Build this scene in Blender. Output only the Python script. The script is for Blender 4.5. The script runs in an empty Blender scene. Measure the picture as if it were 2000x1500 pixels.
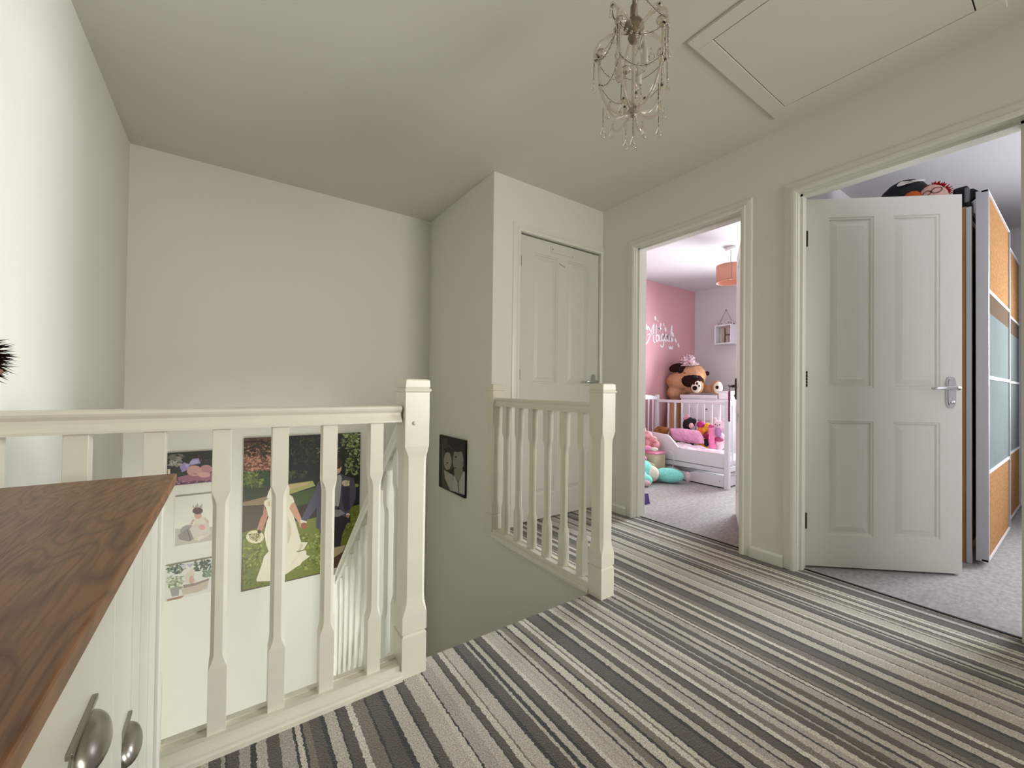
import bpy, bmesh, math, random
from mathutils import Vector, Matrix, noise
random.seed(7)
S = bpy.context.scene
COL = S.collection
# ---------------------------------------------------------------- camera
YAW, PITCH, ROLL = math.radians(34.8845), math.radians(0.6503), math.radians(0.6955)
cy, sy, cp, sp = math.cos(YAW), math.sin(YAW), math.cos(PITCH), math.sin(PITCH)
fw = Vector((sy*cp, cy*cp, sp)); rt = Vector((cy, -sy, 0)); up = rt.cross(fw)
rt2 = rt*math.cos(ROLL) + up*math.sin(ROLL); up2 = -rt*math.sin(ROLL) + up*math.cos(ROLL)
cam = bpy.data.cameras.new('camera'); cam.sensor_width = 36; cam.lens = 36*791.68/2000; cam.clip_start = .02
co = bpy.data.objects.new('camera', cam); COL.objects.link(co); S.camera = co
co.matrix_world = Matrix(((rt2.x, up2.x, -fw.x, 0), (rt2.y, up2.y, -fw.y, 0), (rt2.z, up2.z, -fw.z, .957), (0, 0, 0, 1)))
# ---------------------------------------------------------------- world, lights, exposure
S.view_settings.view_transform = 'Standard'; S.view_settings.look = 'None'
S.view_settings.gamma = 1; S.view_settings.use_curve_mapping = False
S.view_settings.exposure = 0.0
w = bpy.data.worlds.new('daylight'); S.world = w; w.use_nodes = True
w.node_tree.nodes['Background'].inputs[0].default_value = (.80, .90, 1, 1)
w.node_tree.nodes['Background'].inputs[1].default_value = 1.2
def area_light(name, loc, direction, sx, sz, power, color, spread=180):
    l = bpy.data.lights.new(name, 'AREA'); l.shape = 'RECTANGLE'; l.size = sx; l.size_y = sz
    l.energy = power; l.color = color; l.spread = math.radians(spread)
    o = bpy.data.objects.new(name, l); COL.objects.link(o); o.location = loc
    o.rotation_euler = Vector(direction).to_track_quat('-Z', 'Y').to_euler()
    return o
LB = (.88, .94, 1.0); LN = (1, .97, .88)
area_light('daylight_nursery_window', (5.62, 1.95, 1.5), (-1, 0, -.10), 1.0, 1.1, 92, LB, 118)
area_light('daylight_bedroom_window', (5.62, -.88, 1.5), (-1, .34, -.12), 1.25, 1.1, 74, LB, 96)
area_light('landing_fill', (1.95, -1.66, 1.35), (-.42, .91, .0), .9, 1.3, 25, LN, 112)  # added fill behind the camera to brighten the landing; no window known there
area_light('daylight_hall', (-.1, -1.68, -1.56), (.20, 1, .24), .68, 1.55, 130, (.96, 1, .94))  # daylight from downstairs; the door opening around it is added
# ---------------------------------------------------------------- materials
def lin(h):
    h = h.lstrip('#'); v = [int(h[i:i+2], 16)/255 for i in (0, 2, 4)]
    return tuple(c/12.92 if c <= .04045 else ((c+.055)/1.055)**2.4 for c in v)
def mat(name, col, rough=.55, metal=0, bump=None, var=0, vscale=40, trans=0, ior=1.45, sheen=0, stretch=None, spec=.5):
    m = bpy.data.materials.new(name); m.use_nodes = True; n = m.node_tree.nodes; L = m.node_tree.links
    b = n['Principled BSDF']
    if isinstance(col, str): col = lin(col)
    b.inputs['Base Color'].default_value = (*col, 1); b.inputs['Roughness'].default_value = rough
    b.inputs['Metallic'].default_value = metal; b.inputs['IOR'].default_value = ior
    b.inputs['Specular IOR Level'].default_value = spec
    if trans: b.inputs['Transmission Weight'].default_value = trans
    if sheen: b.inputs['Sheen Weight'].default_value = sheen
    tc = n.new('ShaderNodeTexCoord'); mp = n.new('ShaderNodeMapping'); L.new(tc.outputs['Object'], mp.inputs[0])
    if stretch: mp.inputs['Scale'].default_value = stretch
    if var:
        t = n.new('ShaderNodeTexNoise'); t.inputs['Scale'].default_value = vscale; t.inputs['Detail'].default_value = 4
        L.new(mp.outputs[0], t.inputs['Vector'])
        r = n.new('ShaderNodeValToRGB'); L.new(t.outputs['Fac'], r.inputs[0])
        r.color_ramp.elements[0].position = .3; r.color_ramp.elements[1].position = .7
        r.color_ramp.elements[0].color = (*[c*(1-var) for c in col], 1)
        r.color_ramp.elements[1].color = (*[min(1, c*(1+var)) for c in col], 1)
        L.new(r.outputs[0], b.inputs['Base Color'])
    if bump:
        t2 = n.new('ShaderNodeTexNoise'); t2.inputs['Scale'].default_value = bump[0]; t2.inputs['Detail'].default_value = 5
        L.new(mp.outputs[0], t2.inputs['Vector'])
        bp = n.new('ShaderNodeBump'); bp.inputs['Strength'].default_value = bump[1]; bp.inputs['Distance'].default_value = .004
        L.new(t2.outputs['Fac'], bp.inputs['Height']); L.new(bp.outputs[0], b.inputs['Normal'])
    return m
WALL = mat('matt_white_wall_paint', (.78, .76, .685), .85, bump=(180, .12))
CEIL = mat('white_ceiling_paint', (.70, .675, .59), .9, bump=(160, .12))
WOODP = mat('white_satin_gloss', (.78, .765, .69), .32, bump=(60, .03))
CREAM = mat('aged_cream_gloss', (.76, .725, .61), .3, bump=(50, .05), var=.03, vscale=9)
DOORW = mat('white_grained_door_paint', (.68, .665, .605), .42, bump=(150, .10), stretch=(1, 1, .06))
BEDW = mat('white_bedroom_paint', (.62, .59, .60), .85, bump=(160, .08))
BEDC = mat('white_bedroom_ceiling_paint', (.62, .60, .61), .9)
PINKW = mat('pink_wall_paint', (.66, .35, .37), .85, bump=(160, .08))
CHROME = mat('polished_chrome', (.62, .63, .64), .18, 1)
NICKEL = mat('brushed_nickel', (.40, .37, .33), .30, 1, bump=(90, .05))
DARKMET = mat('tarnished_brass_hinge', (.055, .04, .03), .45, .6)
BLACK = mat('black_fabric', (.010, .010, .013), .8, bump=(200, .2))
GAPM = mat('dark_gap', (.01, .01, .009), .9)
WHITEP = mat('white_painted_nursery_wood', (.68, .65, .67), .4)
SILVER = mat('silver_laminate', (.42, .41, .43), .45, .25)
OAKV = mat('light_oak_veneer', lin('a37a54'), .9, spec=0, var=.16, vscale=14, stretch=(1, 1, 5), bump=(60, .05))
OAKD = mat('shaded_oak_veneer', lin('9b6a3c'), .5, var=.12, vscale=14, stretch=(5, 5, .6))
FROST = mat('frosted_grey_glass', lin('7b8280'), .9, spec=0, var=.05, vscale=5)
DARKGL = mat('dark_glass', lin('4a4742'), .1)
def oak_top():
    m = bpy.data.materials.new('grained_oak_top'); m.use_nodes = True; n = m.node_tree.nodes; L = m.node_tree.links
    b = n['Principled BSDF']; b.inputs['Roughness'].default_value = .42
    tc = n.new('ShaderNodeTexCoord')
    mp = n.new('ShaderNodeMapping'); mp.inputs['Scale'].default_value = (7, 1.3, 3); mp.inputs['Rotation'].default_value = (0, 0, .35)
    L.new(tc.outputs['Object'], mp.inputs[0])
    n1 = n.new('ShaderNodeTexNoise'); n1.inputs['Scale'].default_value = 1.3; n1.inputs['Detail'].default_value = 2; n1.inputs['Distortion'].default_value = 1.3
    L.new(mp.outputs[0], n1.inputs['Vector'])
    ml = n.new('ShaderNodeMath'); ml.operation = 'MULTIPLY'; ml.inputs[1].default_value = 30; L.new(n1.outputs['Fac'], ml.inputs[0])
    fr = n.new('ShaderNodeMath'); fr.operation = 'PINGPONG'; fr.inputs[1].default_value = 1; L.new(ml.outputs[0], fr.inputs[0])
    r = n.new('ShaderNodeValToRGB'); L.new(fr.outputs[0], r.inputs[0])
    r.color_ramp.elements[0].position = .0; r.color_ramp.elements[0].color = (*lin('7a5236'), 1)
    r.color_ramp.elements[1].position = .55; r.color_ramp.elements[1].color = (*lin('976b48'), 1)
    mp2 = n.new('ShaderNodeMapping'); mp2.inputs['Scale'].default_value = (190, 12, 40); mp2.inputs['Rotation'].default_value = (0, 0, .2); L.new(tc.outputs['Object'], mp2.inputs[0])
    n2 = n.new('ShaderNodeTexNoise'); n2.inputs['Scale'].default_value = 1; n2.inputs['Detail'].default_value = 3; L.new(mp2.outputs[0], n2.inputs['Vector'])
    r2 = n.new('ShaderNodeValToRGB'); L.new(n2.outputs['Fac'], r2.inputs[0])
    r2.color_ramp.elements[0].position = .38; r2.color_ramp.elements[0].color = (.62, .6, .58, 1)
    r2.color_ramp.elements[1].position = .56; r2.color_ramp.elements[1].color = (1, 1, 1, 1)
    mx = n.new('ShaderNodeMix'); mx.data_type = 'RGBA'; mx.blend_type = 'MULTIPLY'; mx.inputs[0].default_value = .75
    L.new(r.outputs[0], mx.inputs[6]); L.new(r2.outputs[0], mx.inputs[7]); L.new(mx.outputs[2], b.inputs['Base Color'])
    bp = n.new('ShaderNodeBump'); bp.inputs['Strength'].default_value = .12; bp.inputs['Distance'].default_value = .002
    L.new(n2.outputs['Fac'], bp.inputs['Height']); L.new(bp.outputs[0], b.inputs['Normal'])
    return m
OAKTOP = oak_top()
def striped_carpet():
    K = {'b': '1d1916', 'd': '5a4e46', 't': '85786d', 'l': 'd0c6ba', 'c': 'e2d9ca', 'g': 'bcb2a8', 'w': 'ece4d8'}
    seq = [(0, 'g'), (.007, 'b'), (.011, 'd'), (.038, 'g'), (.060, 'b'), (.073, 'l'), (.098, 'd'), (.128, 'g'), (.16, 'b'), (.165, 'c'), (.179, 'b'), (.186, 't'), (.203, 'd'), (.230, 'b'), (.240, 'l'), (.270, 'b'), (.276, 'd'), (.300, 'w'), (.318, 't'), (.352, 'b'), (.358, 'd'), (.398, 'b'), (.412, 'l'), (.450, 'b'), (.456, 'd'), (.482, 'l'), (.528, 'c'), (.542, 'b'), (.548, 'g'),
           (.581, 'l'), (.607, 'b'), (.612, 'd'), (.630, 'c'), (.647, 't'), (.652, 'l'), (.690, 'b'), (.703, 'd'), (.736, 'l'), (.745, 'b'), (.757, 'l'), (.776, 'b'), (.786, 'd'), (.812, 'w'), (.826, 'l'), (.854, 'g'), (.860, 'l'), (.877, 'b'), (.884, 'l'), (.900, 't'), (.922, 'b'), (.930, 'c'), (.958, 'b'), (.966, 't'), (.990, 'w'), (1.006, 't'), (1.014, 'c'), (1.030, 'b'), (1.036, 'd'), (1.082, 'b'), (1.094, 'l'), (1.117, 'b'), (1.122, 'd'), (1.149, 'c'), (1.165, 'g'), (1.19, 'b'), (1.197, 'l'), (1.22, 'd'), (1.25, 'b'), (1.257, 'w'), (1.275, 't'), (1.30, 'l'), (1.327, 'b'), (1.334, 'g'), (1.355, 'c'), (1.372, 'd')]
    P = 1.4
    m = bpy.data.materials.new('striped_loop_carpet'); m.use_nodes = True; n = m.node_tree.nodes; L = m.node_tree.links
    b = n['Principled BSDF']; b.inputs['Roughness'].default_value = .95; b.inputs['Specular IOR Level'].default_value = .25; b.inputs['Sheen Weight'].default_value = .42; b.inputs['Sheen Roughness'].default_value = .45
    geo = n.new('ShaderNodeNewGeometry'); sx = n.new('ShaderNodeSeparateXYZ'); L.new(geo.outputs['Position'], sx.inputs[0])
    wob = n.new('ShaderNodeTexNoise'); wob.inputs['Scale'].default_value = 90; wob.inputs['Detail'].default_value = 3; L.new(geo.outputs['Position'], wob.inputs['Vector'])
    ma = n.new('ShaderNodeMath'); ma.operation = 'MULTIPLY_ADD'; ma.inputs[1].default_value = .013; L.new(wob.outputs['Fac'], ma.inputs[0])
    sub = n.new('ShaderNodeMath'); sub.operation = 'ADD'; sub.inputs[1].default_value = 14*P-.005; L.new(sx.outputs['X'], sub.inputs[0]); L.new(sub.outputs[0], ma.inputs[2])
    dv = n.new('ShaderNodeMath'); dv.operation = 'DIVIDE'; dv.inputs[1].default_value = P; L.new(ma.outputs[0], dv.inputs[0])
    fr = n.new('ShaderNodeMath'); fr.operation = 'FRACT'; L.new(dv.outputs[0], fr.inputs[0])
    chunks = [seq[i:i+28] for i in range(0, len(seq), 28)]; prev = None
    for ci, ch in enumerate(chunks):
        s0 = ch[0][0]/P; s1 = (chunks[ci+1][0][0]/P) if ci+1 < len(chunks) else 1.0
        mr = n.new('ShaderNodeMapRange'); mr.inputs['From Min'].default_value = s0; mr.inputs['From Max'].default_value = s1; L.new(fr.outputs[0], mr.inputs[0])
        r = n.new('ShaderNodeValToRGB'); r.color_ramp.interpolation = 'CONSTANT'; L.new(mr.outputs[0], r.inputs[0])
        e = r.color_ramp.elements
        for k, (x, c) in enumerate(ch):
            p = (x/P-s0)/(s1-s0)
            el = e[0] if k == 0 else (e[1] if k == 1 else e.new(p)); el.position = p; el.color = (*lin(K[c]), 1)
        if prev is None: prev = r.outputs[0]
        else:
            g = n.new('ShaderNodeMath'); g.operation = 'GREATER_THAN'; g.inputs[1].default_value = s0; L.new(fr.outputs[0], g.inputs[0])
            mx = n.new('ShaderNodeMix'); mx.data_type = 'RGBA'; L.new(g.outputs[0], mx.inputs[0]); L.new(prev, mx.inputs[6]); L.new(r.outputs[0], mx.inputs[7]); prev = mx.outputs[2]
    pile = n.new('ShaderNodeTexNoise'); pile.inputs['Scale'].default_value = 210; pile.inputs['Detail'].default_value = 4; pile.inputs['Roughness'].default_value = .7; L.new(geo.outputs['Position'], pile.inputs['Vector'])
    pr = n.new('ShaderNodeValToRGB'); L.new(pile.outputs['Fac'], pr.inputs[0]); pr.color_ramp.elements[0].position = .33; pr.color_ramp.elements[0].color = (.45, .44, .43, 1)
    pr.color_ramp.elements[1].position = .68; pr.color_ramp.elements[1].color = (1.3, 1.3, 1.3, 1)
    mm = n.new('ShaderNodeMix'); mm.data_type = 'RGBA'; mm.blend_type = 'MULTIPLY'; mm.inputs[0].default_value = 1; L.new(prev, mm.inputs[6]); L.new(pr.outputs[0], mm.inputs[7]); L.new(mm.outputs[2], b.inputs['Base Color'])
    bp = n.new('ShaderNodeBump'); bp.inputs['Strength'].default_value = .8; bp.inputs['Distance'].default_value = .006; L.new(pile.outputs['Fac'], bp.inputs['Height']); L.new(bp.outputs[0], b.inputs['Normal'])
    return m
CARPET = striped_carpet()
GREYC = mat('grey_twist_carpet', lin('aaa5a2'), .95, bump=(260, .8), var=.18, vscale=30, spec=.1, stretch=(1, 1.8, 1))
def plush(name, col, var=.12, scale=60): return mat(name, col, .95, bump=(220, .5), var=var, vscale=scale, spec=.1)
_pc = {}
def flat(h, rough=.6):
    if (h, rough) not in _pc: _pc[(h, rough)] = mat('tone_'+h, lin(h), rough)
    return _pc[(h, rough)]
# ---------------------------------------------------------------- geometry helpers
OFF = {}
class MB:
    """collects shapes in world (or self.M) space and links them as one mesh object"""
    def __init__(s, M=None): s.bm = bmesh.new(); s.M = M or Matrix(); s.mats = []
    def mi(s, m):
        if m not in s.mats: s.mats.append(m)
        return s.mats.index(m)
    def add(s, verts, faces, m, smooth=False):
        i = s.mi(m); vs = [s.bm.verts.new(s.M @ Vector(v)) for v in verts]
        for f in faces:
            try: fc = s.bm.faces.new([vs[k] for k in f]); fc.material_index = i; fc.smooth = smooth
            except ValueError: pass
        return s
    def box(s, a, b, m, bev=0):
        x0, y0, z0 = [min(p, q) for p, q in zip(a, b)]; x1, y1, z1 = [max(p, q) for p, q in zip(a, b)]
        if bev:
            t = bmesh.new(); bmesh.ops.create_cube(t, size=1)
            for v in t.verts: v.co = Vector(((x0+x1)/2+v.co.x*(x1-x0), (y0+y1)/2+v.co.y*(y1-y0), (z0+z1)/2+v.co.z*(z1-z0)))
            bmesh.ops.bevel(t, geom=t.edges[:], offset=bev, segments=2, affect='EDGES', profile=.5)
            t.verts.ensure_lookup_table(); t.verts.index_update()
            s.add([v.co.copy() for v in t.verts], [[v.index for v in f.verts] for f in t.faces], m); t.free(); return s
        v = [(x0, y0, z0), (x1, y0, z0), (x1, y1, z0), (x0, y1, z0), (x0, y0, z1), (x1, y0, z1), (x1, y1, z1), (x0, y1, z1)]
        return s.add(v, [(3, 2, 1, 0), (4, 5, 6, 7), (0, 1, 5, 4), (1, 2, 6, 5), (2, 3, 7, 6), (3, 0, 4, 7)], m)
    def prism(s, pts, axis, a, b, m, smooth=False):
        """pts in the plane across axis (x: (y,z), y: (x,z), z: (x,y)), extruded from a to b"""
        def P(p, t): return {'x': (t, p[0], p[1]), 'y': (p[0], t, p[1]), 'z': (p[0], p[1], t)}[axis]
        n = len(pts); v = [P(p, a) for p in pts]+[P(p, b) for p in pts]
        return s.add(v, [list(range(n))[::-1], list(range(n, 2*n))]+[(i, (i+1) % n, n+(i+1) % n, n+i) for i in range(n)], m, smooth)
    def tube(s, pts, r, m, n=8, closed=False, caps=True):
        pts = [Vector(p) for p in pts]; N = len(pts); rs = r if isinstance(r, (list, tuple)) else [r]*N
        v = []; f = []; ref = None
        for i, p in enumerate(pts):
            t = (pts[(i+1) % N]-pts[i-1]) if closed else (pts[min(i+1, N-1)]-pts[max(i-1, 0)])
            t = t.normalized() if t.length > 1e-9 else Vector((0, 0, 1))
            if ref is None: ref = t.orthogonal().normalized()
            ref = (ref-t*ref.dot(t)); ref = ref.normalized() if ref.length > 1e-6 else t.orthogonal().normalized()
            bn = t.cross(ref)
            for k in range(n):
                a = 2*math.pi*k/n; v.append(p+(ref*math.cos(a)+bn*math.sin(a))*rs[i])
        for i in range(N if closed else N-1):
            j = (i+1) % N
            for k in range(n): f.append((i*n+k, i*n+(k+1) % n, j*n+(k+1) % n, j*n+k))
        if caps and not closed: f += [list(range(n))[::-1], list(range((N-1)*n, N*n))]
        return s.add(v, f, m, True)
    def lathe(s, prof, c, m, n=20, axis=(0, 0, 1), smooth=True):
        q = Vector((0, 0, 1)).rotation_difference(Vector(axis)); v = []; f = []
        for r, z in prof:
            for k in range(n):
                a = 2*math.pi*k/n; v.append(Vector(c)+q @ Vector((r*math.cos(a), r*math.sin(a), z)))
        for i in range(len(prof)-1):
            for k in range(n): f.append((i*n+k, i*n+(k+1) % n, (i+1)*n+(k+1) % n, (i+1)*n+k))
        return s.add(v, f, m, smooth)
    def ell(s, c, r, m, rot=None, n=14):
        if not isinstance(r, (list, tuple)): r = (r, r, r)
        R = rot or Matrix(); v = []; f = []; h = n//2+1
        for i in range(1, h):
            th = math.pi*i/h
            for k in range(n):
                a = 2*math.pi*k/n; v.append(Vector(c)+R @ Vector((r[0]*math.sin(th)*math.cos(a), r[1]*math.sin(th)*math.sin(a), r[2]*math.cos(th))))
        v += [Vector(c)+R @ Vector((0, 0, r[2])), Vector(c)+R @ Vector((0, 0, -r[2]))]; T = len(v)-2
        for i in range(h-2):
            for k in range(n): f.append((i*n+k, (i+1)*n+k, (i+1)*n+(k+1) % n, i*n+(k+1) % n))
        for k in range(n): f += [(T, k, (k+1) % n), (T+1, (h-2)*n+(k+1) % n, (h-2)*n+k)]
        return s.add(v, f, m, True)
    def build(s, name, parent=None, origin=None, remesh=0, smoothit=0, recalc=True, disp=None):
        bm = s.bm
        if recalc: bmesh.ops.recalc_face_normals(bm, faces=bm.faces[:])
        me = bpy.data.meshes.new(name); o = bpy.data.objects.new(name, me); COL.objects.link(o)
        if parent is not None: off = OFF[parent.name]; o.parent = parent
        else:
            if origin is None:
                xs = [v.co for v in bm.verts]; lo = [min(c[i] for c in xs) for i in range(3)]; hi = [max(c[i] for c in xs) for i in range(3)]
                origin = ((lo[0]+hi[0])/2, (lo[1]+hi[1])/2, lo[2])
            off = Vector(origin); o.location = off
        for v in bm.verts: v.co -= off
        OFF[o.name] = off; bm.to_mesh(me); bm.free()
        for m in s.mats: me.materials.append(m)
        if remesh:
            md = o.modifiers.new('skin', 'REMESH'); md.mode = 'VOXEL'; md.voxel_size = remesh; md.use_smooth_shade = True
            if smoothit: m2 = o.modifiers.new('soften', 'SMOOTH'); m2.iterations = smoothit; m2.factor = .6
        return o
def struct(o): o['kind'] = 'structure'; return o
def tag(o, label, cat, group=None, kind=None):
    o['label'] = label; o['category'] = cat
    if group: o['group'] = group
    if kind: o['kind'] = kind
    return o
def thing(name, loc, label=None, cat=None, group=None):
    o = bpy.data.objects.new(name, None); COL.objects.link(o); o.location = loc; o.empty_display_size = .05; OFF[o.name] = Vector(loc)
    if label: tag(o, label, cat, group)
    return o
def copy_part(o, d, parent=None):
    c = o.copy(); COL.objects.link(c); c.location = o.location+Vector(d); OFF[c.name] = OFF[o.name]+Vector(d)
    if parent: c.parent = parent
    return c
def arc(c, r, a0, a1, n, f): return [f(c[0]+r*math.cos(a0+(a1-a0)*i/n), c[1]+r*math.sin(a0+(a1-a0)*i/n)) for i in range(n+1)]
# ---------------------------------------------------------------- the room shell
CY_ = 2.305; CZ = 2.42; WX = 2.50; WT = .12
D2 = (1.205, 1.972); D3 = (.148, .908); HD = 2.03
def wall(name, a, b, m): return struct(MB().box(a, b, m).build(name))
wall('wall_left', (-.64, -1.82, -2.75), (-.52, 3.345, CZ), WALL)
wall('wall_far', (-.64, 3.345, -2.75), (1.56, 3.465, CZ), WALL)
# wall with the door openings: landing side paint, openings cut by building it from pieces
mb = MB()
for y0, y1, z0, z1 in ((-1.82, D3[0]-.03, 0, CZ), (D3[1]+.03, D2[0]-.03, 0, CZ), (D2[1]+.03, 3.38, 0, CZ), (D3[0]-.03, D3[1]+.03, HD+.03, CZ), (D2[0]-.03, D2[1]+.03, HD+.03, CZ)):
    mb.box((WX, y0, z0), (WX+WT-.01, y1, z1), WALL)
struct(mb.build('wall_right'))
mb = MB()
for y0, y1, z0, z1 in ((-1.82, D3[0]-.03, 0, CZ), (D3[1]+.03, D2[0]-.03, 0, CZ), (D2[1]+.03, 3.38, 0, CZ), (D3[0]-.03, D3[1]+.03, HD+.03, CZ), (D2[0]-.03, D2[1]+.03, HD+.03, CZ)):
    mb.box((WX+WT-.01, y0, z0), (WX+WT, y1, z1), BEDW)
struct(mb.build('wall_right_bedroom_face'))
struct(MB().box((1.44, CY_, 0), (1.56, 3.345, CZ), WALL).box((1.44, 1.34, -2.75), (1.56, 3.345, 0), WALL).build('wall_stair'))
mb = MB()   # cupboard wall, doorway 1.665 .. 2.465
CY = 2.305
mb.box((1.56, CY, 0), (1.635, CY+.09, CZ), WALL).box((2.49, CY, 0), (WX, CY+.09, CZ), WALL).box((1.635, CY, 2.09), (2.49, CY+.09, CZ), WALL)
struct(mb.build('wall_cupboard'))
wall('wall_cupboard_back', (1.56, 3.30, 0), (WX, 3.345, CZ), WALL)
mb = MB()   # near wall behind the camera, with an added fill-light opening .15 .. 1.65
mb.box((-.64, -1.82, -.28), (1.5, -1.70, CZ), WALL).box((2.4, -1.82, -.28), (WX, -1.70, CZ), WALL).box((1.5, -1.82, -.28), (2.4, -1.70, .7), WALL).box((1.5, -1.82, 2.0), (2.4, -1.70, CZ), WALL)
struct(mb.build('wall_near'))
def bed_wall(name, y0, y1, wy0, wy1):
    m = MB(); X0, X1 = 5.65, 5.75
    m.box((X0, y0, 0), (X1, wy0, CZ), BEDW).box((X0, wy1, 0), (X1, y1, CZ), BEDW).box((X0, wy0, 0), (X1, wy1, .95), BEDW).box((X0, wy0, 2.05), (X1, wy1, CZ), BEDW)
    struct(m.build(name))
bed_wall('wall_nursery_east', 1.14, 3.50, 1.45, 2.45)
bed_wall('wall_bedroom_east', -1.9, 1.04, -1.53, -.23)
wall('wall_nursery_pink', (WX+WT, 3.38, 0), (5.75, 3.50, CZ), PINKW)
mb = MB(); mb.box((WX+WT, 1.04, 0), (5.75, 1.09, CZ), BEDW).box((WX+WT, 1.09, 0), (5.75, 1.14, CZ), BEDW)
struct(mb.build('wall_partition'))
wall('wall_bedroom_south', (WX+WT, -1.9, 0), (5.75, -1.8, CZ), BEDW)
def window(name, x, y0, y1, z0, z1, axis='x'):
    r = thing(name, (x, (y0+y1)/2, z0) if axis == 'x' else ((y0+y1)/2, x, z0)); struct(r)
    m = MB()
    for a, b, c, d in ((y0, y0+.05, z0, z1), (y1-.05, y1, z0, z1), (y0, y1, z0, z0+.05), (y0, y1, z1-.05, z1), ((y0+y1)/2-.025, (y0+y1)/2+.025, z0, z1)):
        if axis == 'x': m.box((x+.04, a, c), (x+.09, b, d), WHITEP)
        else: m.box((a, x-.09, c), (b, x-.04, d), WHITEP)
    m.build('window_frame', r)
window('window_1', 5.65, 1.45, 2.45, .95, 2.05)
window('window_2', 5.65, -1.53, -.23, .95, 2.05)
window('window_added', -1.70, 1.5, 2.4, .7, 2.0, 'y')  # unseen window added as an opening for the landing fill light
# ceilings
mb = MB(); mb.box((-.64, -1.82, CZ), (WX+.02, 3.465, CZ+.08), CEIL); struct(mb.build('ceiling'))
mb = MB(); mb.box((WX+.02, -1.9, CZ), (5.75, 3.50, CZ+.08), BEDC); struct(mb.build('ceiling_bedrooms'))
# floors
mb = MB()
def slab_with_nosing(mb, x0, x1, y0, y1, m):
    r = .022; prof = [(y0, -.27), (y0, 0)]+[(y1-r+r*math.sin(a), -r+r*math.cos(a)) for a in [math.pi/2*i/6 for i in range(7)]]+[(y1, -.27)]
    mb.prism(prof, 'x', x0, x1, m, False)
slab_with_nosing(mb, -.52, 1.44, -1.70, 1.37, CARPET)
mb.box((1.44, -1.70, -.27), (WX+.065, 1.339, 0), CARPET).box((1.445, 1.339, -.001), (WX+.065, 2.36, .0005), CARPET)
struct(mb.build('floor'))
struct(MB().box((WX+.068, -1.9, -.27), (5.75, 3.5, .002), GREYC).build('floor_bedrooms'))
tag(MB().box((WX+.058, D2[0], -.02), (WX+.070, D2[1], .0045), GAPM).build('threshold_bar'), 'dark carpet joint in the doorway of the pink bedroom', 'threshold')
tag(MB().box((WX+.058, D3[0], -.02), (WX+.070, D3[1], .0045), GAPM).build('threshold_bar'), 'dark carpet joint in the doorway nearest the camera', 'threshold')
struct(MB().box((-.64, -1.82, -2.85), (1.56, 3.465, -2.75), GREYC).build('floor_hall'))
struct(MB().box((-.64, -1.82, -2.75), (-.50, -1.70, -.28), WALL).box((.30, -1.82, -2.75), (1.56, -1.70, -.28), WALL).box((-.50, -1.82, -.70), (.30, -1.70, -.28), WALL).build('wall_hall_near'))
d4 = struct(thing('door_added', (-.1, -1.76, -2.75)))  # unseen door frame added around the hall light
m = MB()
for a, b in (((-.50, -2.75), (-.44, -.70)), ((.24, -2.75), (.30, -.70)), ((-.44, -.77), (.24, -.70)), ((-.44, -2.75), (.24, -2.35))): m.box((a[0], -1.78, a[1]), (b[0], -1.74, b[1]), WOODP)
m.build('door_frame', d4)
struct(MB().box((1.44, -1.70, -2.75), (1.56, 1.34, -.28), WALL).build('wall_hall_side'))
# skirting
def skirt(name, axis, fixed, a, b, sgn):
    h = .07; t = .016; prof = [(0, 0), (t, 0), (t, h-.018), (t*.45, h-.006), (t*.45, h), (0, h)]
    m = MB(); pts = [(fixed+sgn*p, z) for p, z in prof]
    m.prism(pts, 'y' if axis == 'x' else 'x', a, b, WOODP); return struct(m.build(name))
skirt('baseboard_right', 'x', WX, D3[1]+.063, D2[0]-.063, -1)
skirt('baseboard_right_corner', 'x', WX, D2[1]+.063, CY, -1)
skirt('baseboard_right_near', 'x', WX, -1.70, D3[0]-.063, -1)
skirt('baseboard_left', 'x', -.52, -1.70, 1.28, 1)
skirt('baseboard_cupboard', 'y', CY, 1.5, 1.57, -1)
skirt('baseboard_nursery', 'y', 3.38, WX+WT, 5.65, -1)
skirt('baseboard_nursery_east', 'x', 5.65, 1.14, 3.38, -1)
skirt('baseboard_bedroom_east', 'x', 5.65, -1.8, 1.04, -1)
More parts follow.
